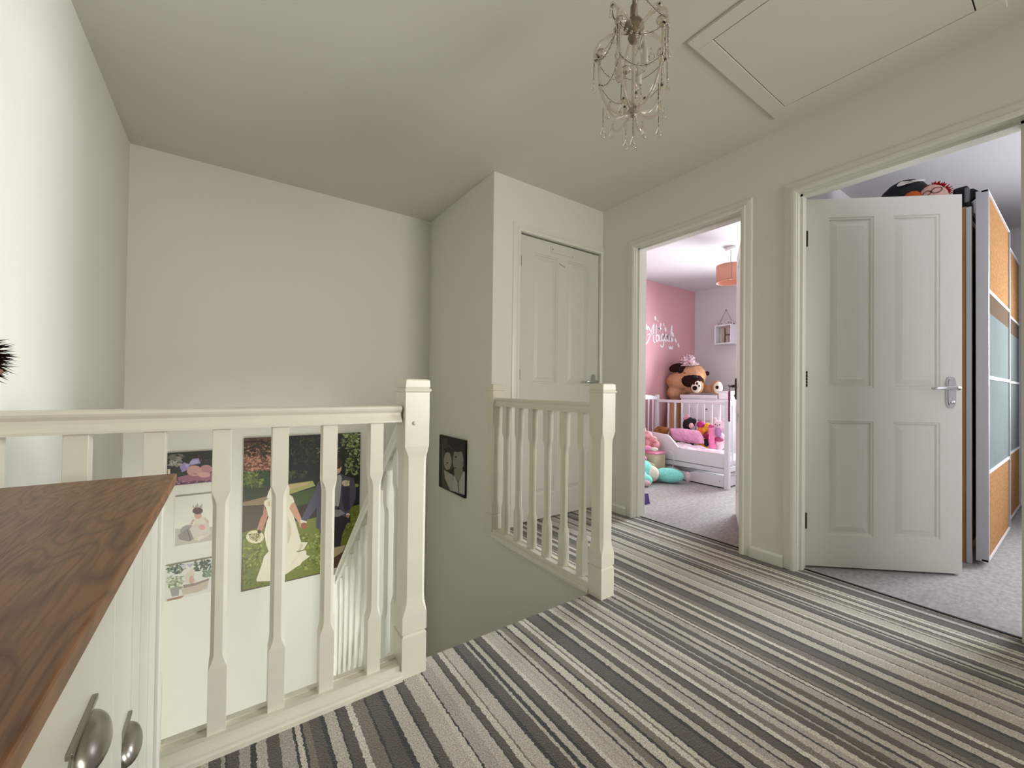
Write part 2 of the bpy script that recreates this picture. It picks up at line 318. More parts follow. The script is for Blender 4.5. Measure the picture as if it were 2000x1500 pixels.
# architraves and linings
AP = [(0, 0), (0, .014), (.010, .018), (.022, .018), (.027, .013), (.050, .010), (.058, .008), (.062, .0), ]   # (across, out) from the opening outwards
def architrave(mb, a0, a1, top, face, sgn, axis, m, back=0):
    """mitred moulding around an opening a0..a1 on the plane `face`; sgn = direction it stands out"""
    for side in (0, 1, 2):
        v = []; f = []; n = len(AP)
        for e in (0, 1):
            for w_, o_ in AP:
                w_ = w_+.004
                if side == 0: p = (a0-w_, 0 if e == 0 else top+w_)
                elif side == 1: p = (a1+w_, 0 if e == 0 else top+w_)
                else: p = ((a0-w_) if e == 0 else (a1+w_), top+w_)
                q = face+sgn*o_
                v.append((q, p[0], p[1]) if axis == 'x' else (p[0], q, p[1]))
        for i in range(n-1): f.append((i, i+1, n+i+1, n+i))
        mb.add(v, f, m)
def lining(mb, a0, a1, top, f0, f1, axis, m):
    for b in (((a0-.03, f0, 0), (a0, f1, top)), ((a1, f0, 0), (a1+.03, f1, top)), ((a0-.03, f0, top), (a1+.03, f1, top+.03))):
        (p, q, r), (s_, t, u) = b
        mb.box((q, p, r), (t, s_, u), m) if axis == 'x' else mb.box((p, q, r), (s_, t, u), m)
    # door stop
    for b in (((a0, 0, 0), (a0+.012, 0, top)), ((a1-.012, 0, 0), (a1, 0, top)), ((a0, 0, top-.012), (a1, 0, top))):
        (p, _, r), (s_, _, u) = b; g0, g1 = f0+(f1-f0)*.25, f0+(f1-f0)*.62
        mb.box((g0, p, r), (g1, s_, u), m) if axis == 'x' else mb.box((p, g0, r), (s_, g1, u), m)
for i, (a, b) in enumerate((D2, D3)):
    m = MB(); architrave(m, a, b, HD, WX, -1, 'x', WOODP); architrave(m, a, b, HD, WX+WT, 1, 'x', WOODP); lining(m, a, b, HD, WX-.001, WX+WT+.001, 'x', WOODP)
    struct(m.build('trim_%d' % (i+1), recalc=True))
m = MB(); architrave(m, 1.665, 2.465, 2.06, CY, -1, 'y', WOODP)
for b in (((1.635, CY-.001, 0), (1.663, CY+.09, 2.06)), ((2.467, CY-.001, 0), (2.49, CY+.09, 2.06)), ((1.635, CY-.001, 2.062), (2.49, CY+.09, 2.09))): m.box(b[0], b[1], WOODP)
struct(m.build('trim_3'))
# fascia under the landing edge
struct(MB().box((-.52, 1.372, -.29), (.50, 1.392, -.002), WOODP).build('trim_4'))
# ---------------------------------------------------------------- panelled doors
def leaf(M, w, h, t, parent, name='door_leaf'):
    mb = MB(M); k = w/.772
    xs = [0, .115*k, .345*k, .441*k, .668*k, w]; zs = [0, .170*h/2.015, .795*h/2.015, .975*h/2.015, 1.912*h/2.015, h]
    for side in (0, 1):
        Y = 0 if side == 0 else t; s = 1 if side == 0 else -1
        for i in range(5):
            for j in range(5):
                x0, x1, z0, z1 = xs[i], xs[i+1], zs[j], zs[j+1]
                if i in (1, 3) and j in (1, 3):
                    rings = [(0, 0), (.003, .005), (.010, .006), (.015, .0145), (.021, .0145), (.048, .0045), (.052, .005)]
                    v = []; f = []
                    for ins, dep in rings:
                        v += [(x0+ins, Y+s*dep, z0+ins), (x1-ins, Y+s*dep, z0+ins), (x1-ins, Y+s*dep, z1-ins), (x0+ins, Y+s*dep, z1-ins)]
                    for q in range(len(rings)-1):
                        for e in range(4): f.append((q*4+e, q*4+(e+1) % 4, q*4+4+(e+1) % 4, q*4+4+e))
                    L_ = len(v)-4; f.append((L_, L_+1, L_+2, L_+3)); mb.add(v, f, DOORW)
                else: mb.add([(x0, Y, z0), (x1, Y, z0), (x1, Y, z1), (x0, Y, z1)], [(0, 1, 2, 3)], DOORW)
    mb.add([(0, 0, 0), (w, 0, 0), (w, t, 0), (0, t, 0), (0, 0, h), (w, 0, h), (w, t, h), (0, t, h)], [(0, 1, 2, 3), (4, 5, 6, 7), (0, 3, 7, 4), (1, 2, 6, 5)], DOORW)
    bmesh.ops.remove_doubles(mb.bm, verts=mb.bm.verts[:], dist=.0002)
    return mb.build(name, parent)
def lever_handle(M, x, z, yface, s, parent, dirx=-1, plate_len=.165):
    """s: -1 stands out towards local -y"""
    mb = MB(M); pts = []
    hw, hh = .023, plate_len/2; zc = z-.022
    for a in range(24):
        t = 2*math.pi*a/24; cx_ = math.copysign(min(abs(math.cos(t))*1.25, 1), math.cos(t)); cz_ = math.copysign(min(abs(math.sin(t))*1.1, 1), math.sin(t))
        pts.append((x+hw*cx_, zc+(hh-.012)*math.copysign(1, math.sin(t) if abs(math.sin(t)) > 1e-6 else 1)*min(1, abs(cz_)*1.0)+.012*math.sin(t)))
    mb.prism(pts, 'y', yface, yface+s*.009, CHROME)
    ins = [(x+(p[0]-x)*.72, zc+(p[1]-zc)*.9) for p in pts]; mb.prism(ins, 'y', yface+s*.009, yface+s*.012, CHROME)
    h = mb.build('door_handle', parent)
    lv = MB(M); lv.tube([(x, yface+s*.01, z), (x, yface+s*.045, z)], .011, CHROME, 12)
    lv.tube([(x+.004, yface+s*.047, z), (x-.02*-dirx*-1 if False else x+dirx*.02, yface+s*.050, z+.002), (x+dirx*.06, yface+s*.05, z+.001), (x+dirx*.115, yface+s*.046, z-.002), (x+dirx*.118, yface+s*.04, z-.004)], [.0105, .0105, .009, .008, .006], CHROME, 12)
    lv.build('lever', h)
    kb = MB(M); kb.lathe([(0, .006), (.009, .005), (.010, 0)], (x, yface+s*.012, zc-.052), CHROME, 14, axis=M.to_3x3().inverted() @ (M.to_3x3() @ Vector((0, s, 0)))); kb.build('privacy_bolt', h)
    return h
def hinge(M, x, y, z, parent, m=DARKMET):
    mb = MB(M); mb.box((x-.012, y-.002, z-.038), (x+.014, y+.004, z+.038), m)
    for k in range(5): mb.tube([(x, y-.004, z-.038+k*.0155), (x, y-.004, z-.038+k*.0155+.0140)], .0055, m, 10)
    return mb.build('hinge', parent)
def frame(o, deg): return Matrix.Translation(o) @ Matrix.Rotation(math.radians(deg), 4, 'Z')
# door of the near bedroom, standing open
M3 = frame((2.592, .905, .012), math.degrees(math.atan2(-.659, .752)))
d3 = struct(thing('door_3', (2.592, .905, .012)))
leaf(M3, .772, 2.006, .036, d3); lever_handle(M3, .714, .975, 0, -1, d3)
for z in (.257, 1.03, 1.80):
    m = MB(); m.box((2.560, .9010, z-.043), (2.589, .9075, z+.043), DARKMET)
    for k in range(5): m.tube([(2.590, .8985, z-.043+k*.0174), (2.590, .8985, z-.043+k*.0174+.0158)], .0055, DARKMET, 10)
    m.build('hinge', d3)
# nursery door, seen almost edge on
M2 = frame((2.600+.0183, 1.232-.031, .012), math.degrees(math.atan2(.366, .65)))
d2 = struct(thing('door_2', (2.618, 1.201, .012)))
leaf(M2, .745, 1.995, .036, d2)
h2 = lever_handle(M2, .690, .985, .036, 1, d2)
for o in (h2, *h2.children):
    for i in range(len(o.data.materials)): o.data.materials[i] = mat('dark_steel_handle', (.09, .085, .085), .3, .8)
# cupboard door
M1 = frame((1.669, CY+.006, .012), 0)
d1 = struct(thing('door_1', (1.669, CY+.006, .012)))
leaf(M1, .792, 2.038, .036, d1)
for z in (.25, 1.045, 1.85): hinge(M1, -.004, -.001, z, d1, NICKEL)
lever_handle(M1, .735, 1.008, 0, -1, d1)
m = MB(M1); m.box((.282, -.004, 1.965), (.512, 0, 2.005), DOORW).tube([(.296, -.0045, 1.988), (.296, -.007, 1.988)], .004, DARKMET, 8).tube([(.498, -.0045, 1.975), (.498, -.0065, 1.975)], .003, NICKEL, 8)
m.build('old_sign_plate', d1)
struct(MB().box((1.663, CY+.05, 0), (2.467, CY+.052, 2.062), GAPM).build('trim_5'))  # black sheet behind the cupboard door, shade of its gaps put into colour
m = MB(); m.add([(2.033, CY-.0005+.006, 1.905), (2.062, CY+.0055, 1.897), (2.092, CY+.0055, 1.887), (2.092, CY+.0055, 1.8905), (2.062, CY+.0055, 1.9015), (2.033, CY+.0055, 1.9085)], [(0, 1, 2, 3, 4, 5)], flat('4a4238')); m.build('scuff', d1)
# loft hatch
lh = thing('loft_hatch', (1.95, .42, CZ), 'white painted loft hatch with a flat frame in the ceiling above the landing', 'hatch')
m = MB()
hx0, hx1, hy0, hy1 = 1.615, 2.298, .25, .897; e = .07
for a, b in (((hx0-e, hy0-e), (hx0, hy1+e)), ((hx1, hy0-e), (hx1+e, hy1+e)), ((hx0, hy1), (hx1, hy1+e)), ((hx0, hy0-e), (hx1, hy0))):
    m.box((a[0], a[1], CZ-.012), (b[0], b[1], CZ), CEIL, .002)
m.build('frame', lh)
MB().box((hx0, hy0, CZ-.003), (hx1, hy1, CZ), GAPM).build('gap', lh)
MB().box((hx0+.004, hy0+.004, CZ-.011), (hx1-.004, hy1-.004, CZ-.001), CEIL).build('panel', lh)
ART = {'wedding':[('p','5a3f30',[(0.081,0.598),(0.37,0.604),(0.375,0.318),(0.085,0.35)]),('s',['a8705c','8a5546','c08a72','6b4030','b58068'],[(0.089,0.54),(0.246,0.528),(0.249,0.35),(0.092,0.367)],260,0.012),('s',['3a2a18','4a3a20','2a1c10'],[(0.088,0.588),(0.362,0.572),(0.364,0.45),(0.09,0.473)],160,0.014),('p','1c1008',[(0.086,0.515),(0.164,0.548),(0.166,0.539),(0.086,0.502)]),('p','1c1008',[(0.085,0.575),(0.198,0.573),(0.254,0.528),(0.254,0.521),(0.191,0.563),(0.085,0.566)]),('p','070805',[(0.252,0.61),(0.858,0.603),(0.87,-0.014),(0.528,0.041),(0.364,0.179),(0.258,0.267)]),('s',['2b3114','1a2410','3a3a1a','22180c'],[(0.37,0.585),(0.586,0.572),(0.59,0.362),(0.373,0.383)],150,0.012),('p','20300f',[(0.084,0.367),(0.256,0.358),(0.258,0.244),(0.188,0.248),(0.086,0.239)]),('s',['5f6d2c','46551f','7d8444','2c3b12','55602a'],[(0.09,0.367),(0.206,0.354),(0.207,0.246),(0.092,0.261)],190,0.012),('s',['2c4018','1c2c10','3c4c20'],[(0.167,0.363),(0.48,0.33),(0.481,0.277),(0.168,0.314)],140,0.012),('p','2a3012',[(0.086,0.248),(0.368,0.234),(0.369,0.178),(0.088,0.164)]),('p','8a7558',[(0.088,0.159),(0.228,0.179),(0.369,0.178),(0.37,0.066),(0.088,0.128)]),('p','2c2114',[(0.088,0.133),(0.554,0.094),(0.556,-0.061),(0.09,0.013)]),('p','9a9a5a',[(0.355,0.248),(0.52,0.254),(0.538,0.213),(0.381,0.176),(0.356,0.18)]),('p','b3a078',[(0.355,0.241),(0.494,0.247),(0.49,0.231),(0.356,0.203)]),('p','384a14',[(0.377,0.172),(0.539,0.203),(0.541,0.087),(0.382,0.083)]),('p','6f7527',[(0.089,-0.042),(0.212,-0.034),(0.529,-0.025),(0.87,0.029),(0.874,-0.274),(0.753,-0.274),(0.594,-0.442),(0.362,-0.443),(0.098,-0.44)]),('p','4a3a22',[(0.088,0.13),(0.229,0.118),(0.231,-0.014),(0.091,-0.051)]),('s',['8b9138','5a6320','a3a54c','4d5618','7a8030'],[(0.095,-0.052),(0.589,-0.147),(0.593,-0.42),(0.099,-0.3)],520,0.012),('s',['8b9138','5a6320','6c7428'],[(0.71,0.019),(0.855,-0.004),(0.859,-0.24),(0.714,-0.211)],120,0.012),('s',['5a6320','6c7428','7a8030'],[(0.099,-0.282),(0.291,-0.328),(0.294,-0.475),(0.101,-0.423)],120,0.011),('p','b9a888',[(0.659,-0.279),(0.762,-0.271),(0.739,-0.321),(0.66,-0.358)]),('s',['8f9a62','6d7a40','aab27c','59682f','3c4a1e'],[(0.715,0.595),(0.853,0.588),(0.855,0.485),(0.717,0.495)],120,0.014),('s',['7d8a4e','5c6b32','97a468','3c4a1e'],[(0.75,0.492),(0.855,0.485),(0.858,0.264),(0.753,0.276)],110,0.013),('s',['6d7a50','8b9a78','39432a'],[(0.542,0.536),(0.702,0.526),(0.704,0.421),(0.544,0.434)],40,0.011),('p','8a9040',[(0.852,0.178),(0.85,0.172),(0.844,0.168),(0.835,0.167),(0.826,0.169),(0.818,0.174),(0.814,0.18),(0.813,0.186),(0.818,0.191),(0.825,0.193),(0.835,0.193),(0.844,0.189),(0.85,0.184)]),('p','e4dccb',[(0.252,0.244),(0.289,0.295),(0.338,0.289),(0.368,0.225),(0.369,0.164),(0.228,0.166),(0.235,0.201)]),('p','4a2c1c',[(0.347,0.242),(0.343,0.218),(0.332,0.201),(0.315,0.195),(0.298,0.2),(0.284,0.216),(0.275,0.239),(0.275,0.263),(0.283,0.283),(0.297,0.295),(0.314,0.296),(0.33,0.286),(0.342,0.266)]),('p','b5806a',[(0.212,0.12),(0.24,0.048),(0.212,-0.034),(0.201,-0.059),(0.172,-0.045),(0.195,0.037),(0.208,0.057)]),('p','c49478',[(0.39,0.144),(0.416,0.079),(0.447,-0.006),(0.473,-0.058),(0.465,-0.08),(0.44,-0.076),(0.43,-0.036),(0.387,0.032),(0.366,0.069),(0.365,0.129)]),('p','ddd5c2',[(0.213,0.147),(0.236,0.162),(0.291,0.191),(0.356,0.187),(0.39,0.154),(0.401,0.119),(0.378,0.099),(0.37,0.073),(0.4,0.011),(0.425,-0.087),(0.45,-0.186),(0.495,-0.196),(0.466,-0.247),(0.485,-0.256),(0.486,-0.287),(0.512,-0.302),(0.461,-0.331),(0.448,-0.349),(0.411,-0.366),(0.361,-0.394),(0.293,-0.411),(0.253,-0.419),(0.179,-0.402),(0.176,-0.386),(0.205,-0.294),(0.219,-0.238),(0.246,-0.208),(0.231,-0.16),(0.217,-0.08),(0.231,0.004),(0.241,0.034),(0.225,0.1),(0.213,0.125)]),('p','cbb59c',[(0.232,0.14),(0.248,0.147),(0.253,0.109),(0.237,0.107)]),('p','c9bfaa',[(0.359,0.018),(0.38,-0.041),(0.386,-0.108),(0.37,-0.179),(0.362,-0.178)]),('p','c4bda9',[(0.446,-0.195),(0.467,-0.209),(0.406,-0.318),(0.373,-0.357),(0.43,-0.277)]),('p','6d7038',[(0.417,-0.246),(0.472,-0.243),(0.468,-0.252),(0.43,-0.253)]),('p','d8cfae',[(0.217,-0.101),(0.211,-0.122),(0.194,-0.135),(0.17,-0.138),(0.145,-0.13),(0.124,-0.113),(0.112,-0.091),(0.112,-0.07),(0.123,-0.053),(0.143,-0.044),(0.169,-0.047),(0.193,-0.059),(0.21,-0.079)]),('p','b0a678',[(0.198,-0.098),(0.194,-0.11),(0.183,-0.118),(0.168,-0.119),(0.151,-0.114),(0.137,-0.104),(0.129,-0.091),(0.129,-0.077),(0.137,-0.067),(0.15,-0.062),(0.167,-0.064),(0.183,-0.072),(0.194,-0.084)]),('s',['5a5a30','8a8450','3e4020','c8bd94'],[(0.132,-0.059),(0.197,-0.071),(0.198,-0.126),(0.133,-0.112)],30,0.008),('p','302010',[(0.198,-0.063),(0.197,-0.069),(0.194,-0.073),(0.189,-0.074),(0.184,-0.072),(0.179,-0.068),(0.177,-0.062),(0.177,-0.055),(0.179,-0.05),(0.183,-0.047),(0.188,-0.047),(0.193,-0.051),(0.197,-0.056)]),('p','2a2230',[(0.566,-0.084),(0.664,0.016),(0.758,0.001),(0.792,-0.055),(0.794,-0.106),(0.769,-0.101),(0.732,-0.195),(0.722,-0.272),(0.659,-0.269),(0.597,-0.256)]),('p','4c4858',[(0.587,0.258),(0.66,0.271),(0.715,0.285),(0.754,0.261),(0.812,0.239),(0.831,0.145),(0.829,0.069),(0.801,0.017),(0.768,-0.058),(0.73,-0.042),(0.701,0.038),(0.665,-0.08),(0.561,-0.066),(0.555,0.06),(0.482,-0.04),(0.447,-0.02),(0.537,0.184),(0.554,0.24)]),('p','4c4858',[(0.552,0.082),(0.663,0.066),(0.656,-0.091),(0.593,-0.145),(0.564,-0.109),(0.548,-0.101)]),('p','332c3c',[(0.727,0.179),(0.784,0.171),(0.787,-0.001),(0.749,-0.01),(0.728,0.084)]),('p','a9a6a6',[(0.66,0.266),(0.711,0.28),(0.725,0.254),(0.716,0.12),(0.705,0.037),(0.663,0.044)]),('p','8f8890',[(0.664,0.016),(0.72,0.007),(0.754,-0.028),(0.702,-0.045),(0.665,-0.038)]),('p','c9a88c',[(0.722,0.334),(0.718,0.309),(0.707,0.291),(0.692,0.283),(0.675,0.288),(0.661,0.304),(0.653,0.328),(0.652,0.354),(0.66,0.377),(0.673,0.39),(0.69,0.392),(0.706,0.381),(0.717,0.36)]),('p','3c2818',[(0.727,0.364),(0.723,0.343),(0.71,0.328),(0.692,0.323),(0.672,0.327),(0.656,0.341),(0.646,0.361),(0.646,0.382),(0.655,0.4),(0.671,0.411),(0.69,0.412),(0.709,0.402),(0.722,0.385)]),('p','c8b8a0',[(0.78,0.205),(0.777,0.194),(0.768,0.186),(0.756,0.184),(0.743,0.187),(0.732,0.195),(0.725,0.206),(0.725,0.217),(0.731,0.227),(0.742,0.232),(0.755,0.232),(0.768,0.226),(0.777,0.216)]),('s',['e8dcc4','a89878'],[(0.73,0.233),(0.778,0.228),(0.779,0.182),(0.731,0.188)],14,0.008),('p','d8cfc0',[(0.443,-0.019),(0.485,-0.041),(0.484,-0.053),(0.443,-0.043)]),('p','96543a',[(0.488,-0.073),(0.486,-0.083),(0.479,-0.091),(0.47,-0.093),(0.46,-0.09),(0.452,-0.082),(0.447,-0.071),(0.447,-0.06),(0.452,-0.05),(0.46,-0.045),(0.469,-0.046),(0.479,-0.051),(0.485,-0.061)]),('p','e8e0d0',[(0.786,-0.041),(0.785,-0.046),(0.781,-0.05),(0.775,-0.05),(0.768,-0.049),(0.763,-0.045),(0.76,-0.04),(0.76,-0.034),(0.763,-0.03),(0.768,-0.028),(0.774,-0.028),(0.78,-0.031),(0.785,-0.036)]),('p','b0805a',[(0.786,-0.054),(0.784,-0.06),(0.78,-0.064),(0.775,-0.065),(0.769,-0.063),(0.764,-0.059),(0.761,-0.053),(0.761,-0.047),(0.764,-0.041),(0.768,-0.039),(0.774,-0.039),(0.78,-0.042),(0.784,-0.047)])],'b1':[('p','2c2e28',[(-0.314,0.531),(0.091,0.524),(0.094,0.307),(-0.279,0.315),(-0.311,0.375)]),('s',['8f8c84','6d6a60','a8a49c'],[(-0.306,0.517),(-0.244,0.512),(-0.243,0.441),(-0.305,0.447)],22,0.02),('s',['1a1c18','4a3038','6a404a'],[(-0.172,0.523),(0.079,0.503),(0.08,0.431),(-0.171,0.455)],40,0.014),('p','d8cdb8',[(-0.309,0.425),(-0.297,0.425),(-0.296,0.38),(-0.309,0.375)]),('p','9a6478',[(-0.26,0.369),(-0.17,0.385),(0.081,0.366),(0.082,0.301),(-0.254,0.338)]),('p','6a3a58',[(-0.28,0.337),(0.082,0.319),(0.082,0.298),(-0.279,0.315)]),('s',['7a4a80','b08aa8','4a2038'],[(-0.275,0.351),(0.082,0.308),(0.083,0.281),(-0.275,0.326)],70,0.008),('p','b8848a',[(-0.082,0.401),(-0.086,0.388),(-0.096,0.379),(-0.111,0.375),(-0.127,0.379),(-0.14,0.388),(-0.147,0.401),(-0.148,0.415),(-0.141,0.426),(-0.128,0.433),(-0.112,0.433),(-0.097,0.427),(-0.086,0.415)]),('p','c89690',[(-0.137,0.397),(-0.142,0.38),(-0.154,0.369),(-0.171,0.365),(-0.19,0.369),(-0.205,0.38),(-0.214,0.396),(-0.214,0.413),(-0.206,0.427),(-0.191,0.435),(-0.173,0.435),(-0.155,0.428),(-0.142,0.414)]),('p','d0a09a',[(-0.093,0.365),(-0.096,0.357),(-0.107,0.352),(-0.122,0.351),(-0.137,0.354),(-0.15,0.36),(-0.158,0.368),(-0.158,0.377),(-0.151,0.384),(-0.138,0.387),(-0.122,0.386),(-0.107,0.382),(-0.097,0.374)]),('p','9a8ab8',[(-0.251,0.435),(-0.23,0.46),(-0.206,0.448),(-0.188,0.478),(-0.155,0.481),(-0.146,0.446),(-0.198,0.437),(-0.216,0.408),(-0.239,0.397)]),('p','b5a8cc',[(-0.23,0.45),(-0.203,0.444),(-0.213,0.421)]),('p','b5a8cc',[(-0.198,0.464),(-0.16,0.471),(-0.157,0.45),(-0.195,0.445)]),('p','6a3a3a',[(-0.189,0.387),(-0.164,0.38),(-0.17,0.377)])],'b2':[('p','dcd8cc',[(-0.271,0.247),(0.024,0.251),(0.029,-0.062),(-0.265,-0.067)]),('p','b8b0a2',[(-0.267,0.043),(0.028,0.009),(0.029,-0.069),(-0.265,-0.067)]),('p','98908a',[(-0.153,-0.002),(-0.158,-0.025),(-0.172,-0.041),(-0.192,-0.045),(-0.214,-0.038),(-0.232,-0.021),(-0.242,0.003),(-0.242,0.027),(-0.233,0.046),(-0.215,0.057),(-0.194,0.056),(-0.173,0.044),(-0.158,0.023)]),('p','8a8078',[(-0.254,0.0),(-0.191,0.042),(-0.158,-0.025),(-0.195,-0.052),(-0.243,-0.029)]),('p','c8bfb2',[(-0.196,0.03),(-0.143,0.088),(-0.099,0.074),(-0.092,0.017),(-0.081,-0.02),(-0.119,-0.047),(-0.168,-0.05)]),('p','d4c9ba',[(-0.176,0.094),(-0.143,0.102),(-0.11,0.09),(-0.096,0.052),(-0.137,0.05),(-0.17,0.059)]),('p','c0a090',[(-0.194,0.053),(-0.181,0.088),(-0.17,0.086),(-0.181,0.054)]),('p','c8a898',[(-0.119,0.091),(-0.093,0.059),(-0.101,0.046),(-0.121,0.078)]),('p','c89a8c',[(-0.134,0.106),(-0.136,0.095),(-0.142,0.088),(-0.151,0.086),(-0.16,0.089),(-0.168,0.096),(-0.172,0.107),(-0.172,0.118),(-0.168,0.127),(-0.161,0.132),(-0.151,0.132),(-0.143,0.127),(-0.136,0.117)]),('p','5a3a34',[(-0.128,0.135),(-0.131,0.125),(-0.139,0.118),(-0.151,0.116),(-0.164,0.119),(-0.175,0.127),(-0.181,0.138),(-0.181,0.149),(-0.176,0.158),(-0.165,0.163),(-0.152,0.162),(-0.14,0.156),(-0.131,0.147)]),('p','d49a90',[(-0.114,0.025),(-0.116,0.017),(-0.121,0.011),(-0.129,0.01),(-0.137,0.012),(-0.144,0.018),(-0.148,0.027),(-0.148,0.035),(-0.145,0.042),(-0.138,0.046),(-0.129,0.045),(-0.122,0.041),(-0.116,0.033)]),('p','d8c8b8',[(-0.163,-0.045),(-0.136,-0.023),(-0.114,-0.034),(-0.146,-0.058)]),('p','a89c8c',[(-0.181,0.163),(-0.18,0.186),(-0.172,0.165),(-0.156,0.19),(-0.15,0.161),(-0.133,0.183),(-0.131,0.155)]),('p','6a6058',[(-0.21,0.032),(-0.206,0.032),(-0.184,-0.047),(-0.19,-0.049)])],'b3':[('p','cfccc4',[(-0.307,-0.187),(0.09,-0.182),(0.094,-0.391),(-0.303,-0.406)]),('s',['3a4a34','55624a','2a3828','6a7860'],[(-0.302,-0.175),(-0.219,-0.195),(-0.218,-0.249),(-0.301,-0.228)],50,0.012),('s',['3a4a34','55624a','2a3828'],[(-0.169,-0.176),(-0.083,-0.196),(-0.082,-0.269),(-0.167,-0.248)],60,0.012),('p','b8b4bc',[(-0.24,-0.19),(-0.206,-0.195),(-0.218,-0.229)]),('p','a8a0b4',[(-0.206,-0.195),(-0.166,-0.194),(-0.187,-0.223)]),('s',['8a9a78','a8a888','c8c8b0','6a7a58'],[(-0.298,-0.249),(-0.223,-0.268),(-0.222,-0.342),(-0.297,-0.322)],60,0.013),('s',['7a8a70','5a6a50'],[(-0.121,-0.252),(-0.065,-0.266),(-0.065,-0.308),(-0.12,-0.294)],30,0.012),('p','8f8c88',[(-0.287,-0.324),(-0.238,-0.328),(-0.242,-0.383),(-0.276,-0.38)]),('p','c8bcb0',[(-0.217,-0.31),(-0.213,-0.264),(-0.176,-0.222),(-0.164,-0.242),(-0.167,-0.296),(-0.142,-0.329)]),('p','c09a88',[(-0.166,-0.303),(-0.167,-0.315),(-0.171,-0.324),(-0.177,-0.327),(-0.183,-0.324),(-0.188,-0.315),(-0.191,-0.303),(-0.192,-0.29),(-0.189,-0.279),(-0.184,-0.273),(-0.178,-0.273),(-0.172,-0.279),(-0.168,-0.29)]),('p','b8aa9a',[(-0.232,-0.336),(-0.158,-0.332),(-0.087,-0.316),(-0.097,-0.376),(-0.141,-0.388),(-0.221,-0.386)]),('p','8a7a6c',[(-0.222,-0.322),(-0.158,-0.325),(-0.087,-0.313),(-0.09,-0.326),(-0.158,-0.342),(-0.216,-0.343)]),('p','9a7058',[(-0.298,-0.39),(-0.21,-0.389),(-0.236,-0.408),(-0.298,-0.406)])],'portrait':[('p','0c0b0a',[(3.063,0.589),(2.567,0.6),(2.555,0.162),(3.048,0.142)]),('p','3a3733',[(3.037,0.55),(2.92,0.557),(2.939,0.459),(3.032,0.405)]),('p','3c3833',[(2.8,0.418),(2.811,0.366),(2.844,0.322),(2.893,0.295),(2.947,0.292),(2.994,0.314),(3.022,0.358),(3.024,0.412),(2.999,0.464),(2.954,0.5),(2.9,0.513),(2.849,0.501),(2.814,0.466)]),('p','4a4540',[(3.022,0.448),(2.963,0.476),(2.955,0.232),(2.841,0.185),(2.84,0.155),(3.012,0.155)]),('p','9c968e',[(2.845,0.39),(2.852,0.356),(2.872,0.326),(2.903,0.309),(2.937,0.307),(2.966,0.323),(2.983,0.351),(2.984,0.386),(2.969,0.42),(2.941,0.443),(2.908,0.452),(2.876,0.444),(2.854,0.422)]),('p','141210',[(2.904,0.368),(2.906,0.365),(2.911,0.362),(2.918,0.36),(2.926,0.36),(2.932,0.36),(2.936,0.361),(2.936,0.364),(2.932,0.367),(2.926,0.369),(2.919,0.37),(2.911,0.371),(2.906,0.37)]),('p','2e2a26',[(2.867,0.317),(2.87,0.314),(2.878,0.311),(2.89,0.309),(2.903,0.307),(2.914,0.306),(2.92,0.307),(2.92,0.309),(2.914,0.311),(2.903,0.314),(2.891,0.317),(2.878,0.318),(2.87,0.318)]),('p','aaa49c',[(2.981,0.299),(2.822,0.287),(2.807,0.162),(2.862,0.161),(2.955,0.232)]),('p','1a1816',[(2.986,0.463),(2.906,0.498),(2.828,0.473),(2.837,0.413),(2.871,0.458),(2.962,0.445)]),('p','8f8982',[(2.651,0.423),(2.66,0.379),(2.685,0.342),(2.723,0.319),(2.765,0.317),(2.801,0.337),(2.822,0.374),(2.823,0.42),(2.804,0.464),(2.77,0.494),(2.728,0.505),(2.69,0.494),(2.662,0.465)]),('p','1a1816',[(2.662,0.505),(2.67,0.494),(2.696,0.483),(2.732,0.475),(2.772,0.47),(2.806,0.472),(2.825,0.478),(2.825,0.489),(2.807,0.5),(2.773,0.51),(2.733,0.516),(2.697,0.517),(2.671,0.513)]),('p','141210',[(2.758,0.434),(2.76,0.431),(2.766,0.428),(2.774,0.426),(2.783,0.425),(2.791,0.425),(2.795,0.427),(2.795,0.43),(2.791,0.433),(2.784,0.436),(2.775,0.437),(2.766,0.438),(2.76,0.436)]),('p','3a3530',[(2.758,0.352),(2.761,0.349),(2.769,0.346),(2.781,0.343),(2.795,0.341),(2.806,0.341),(2.812,0.342),(2.812,0.344),(2.806,0.347),(2.795,0.35),(2.782,0.353),(2.769,0.354),(2.761,0.354)]),('p','857f78',[(2.648,0.394),(2.65,0.384),(2.657,0.375),(2.665,0.37),(2.675,0.37),(2.683,0.374),(2.688,0.382),(2.688,0.392),(2.684,0.402),(2.676,0.409),(2.666,0.411),(2.657,0.409),(2.651,0.403)]),('p','86807a',[(2.802,0.33),(2.668,0.372),(2.646,0.3),(2.705,0.251),(2.795,0.272)]),('p','b5b0a8',[(2.811,0.289),(2.725,0.242),(2.647,0.347),(2.588,0.329),(2.584,0.178),(2.818,0.165)]),('p','6d6862',[(2.74,0.244),(2.719,0.248),(2.709,0.174),(2.729,0.171)])]}
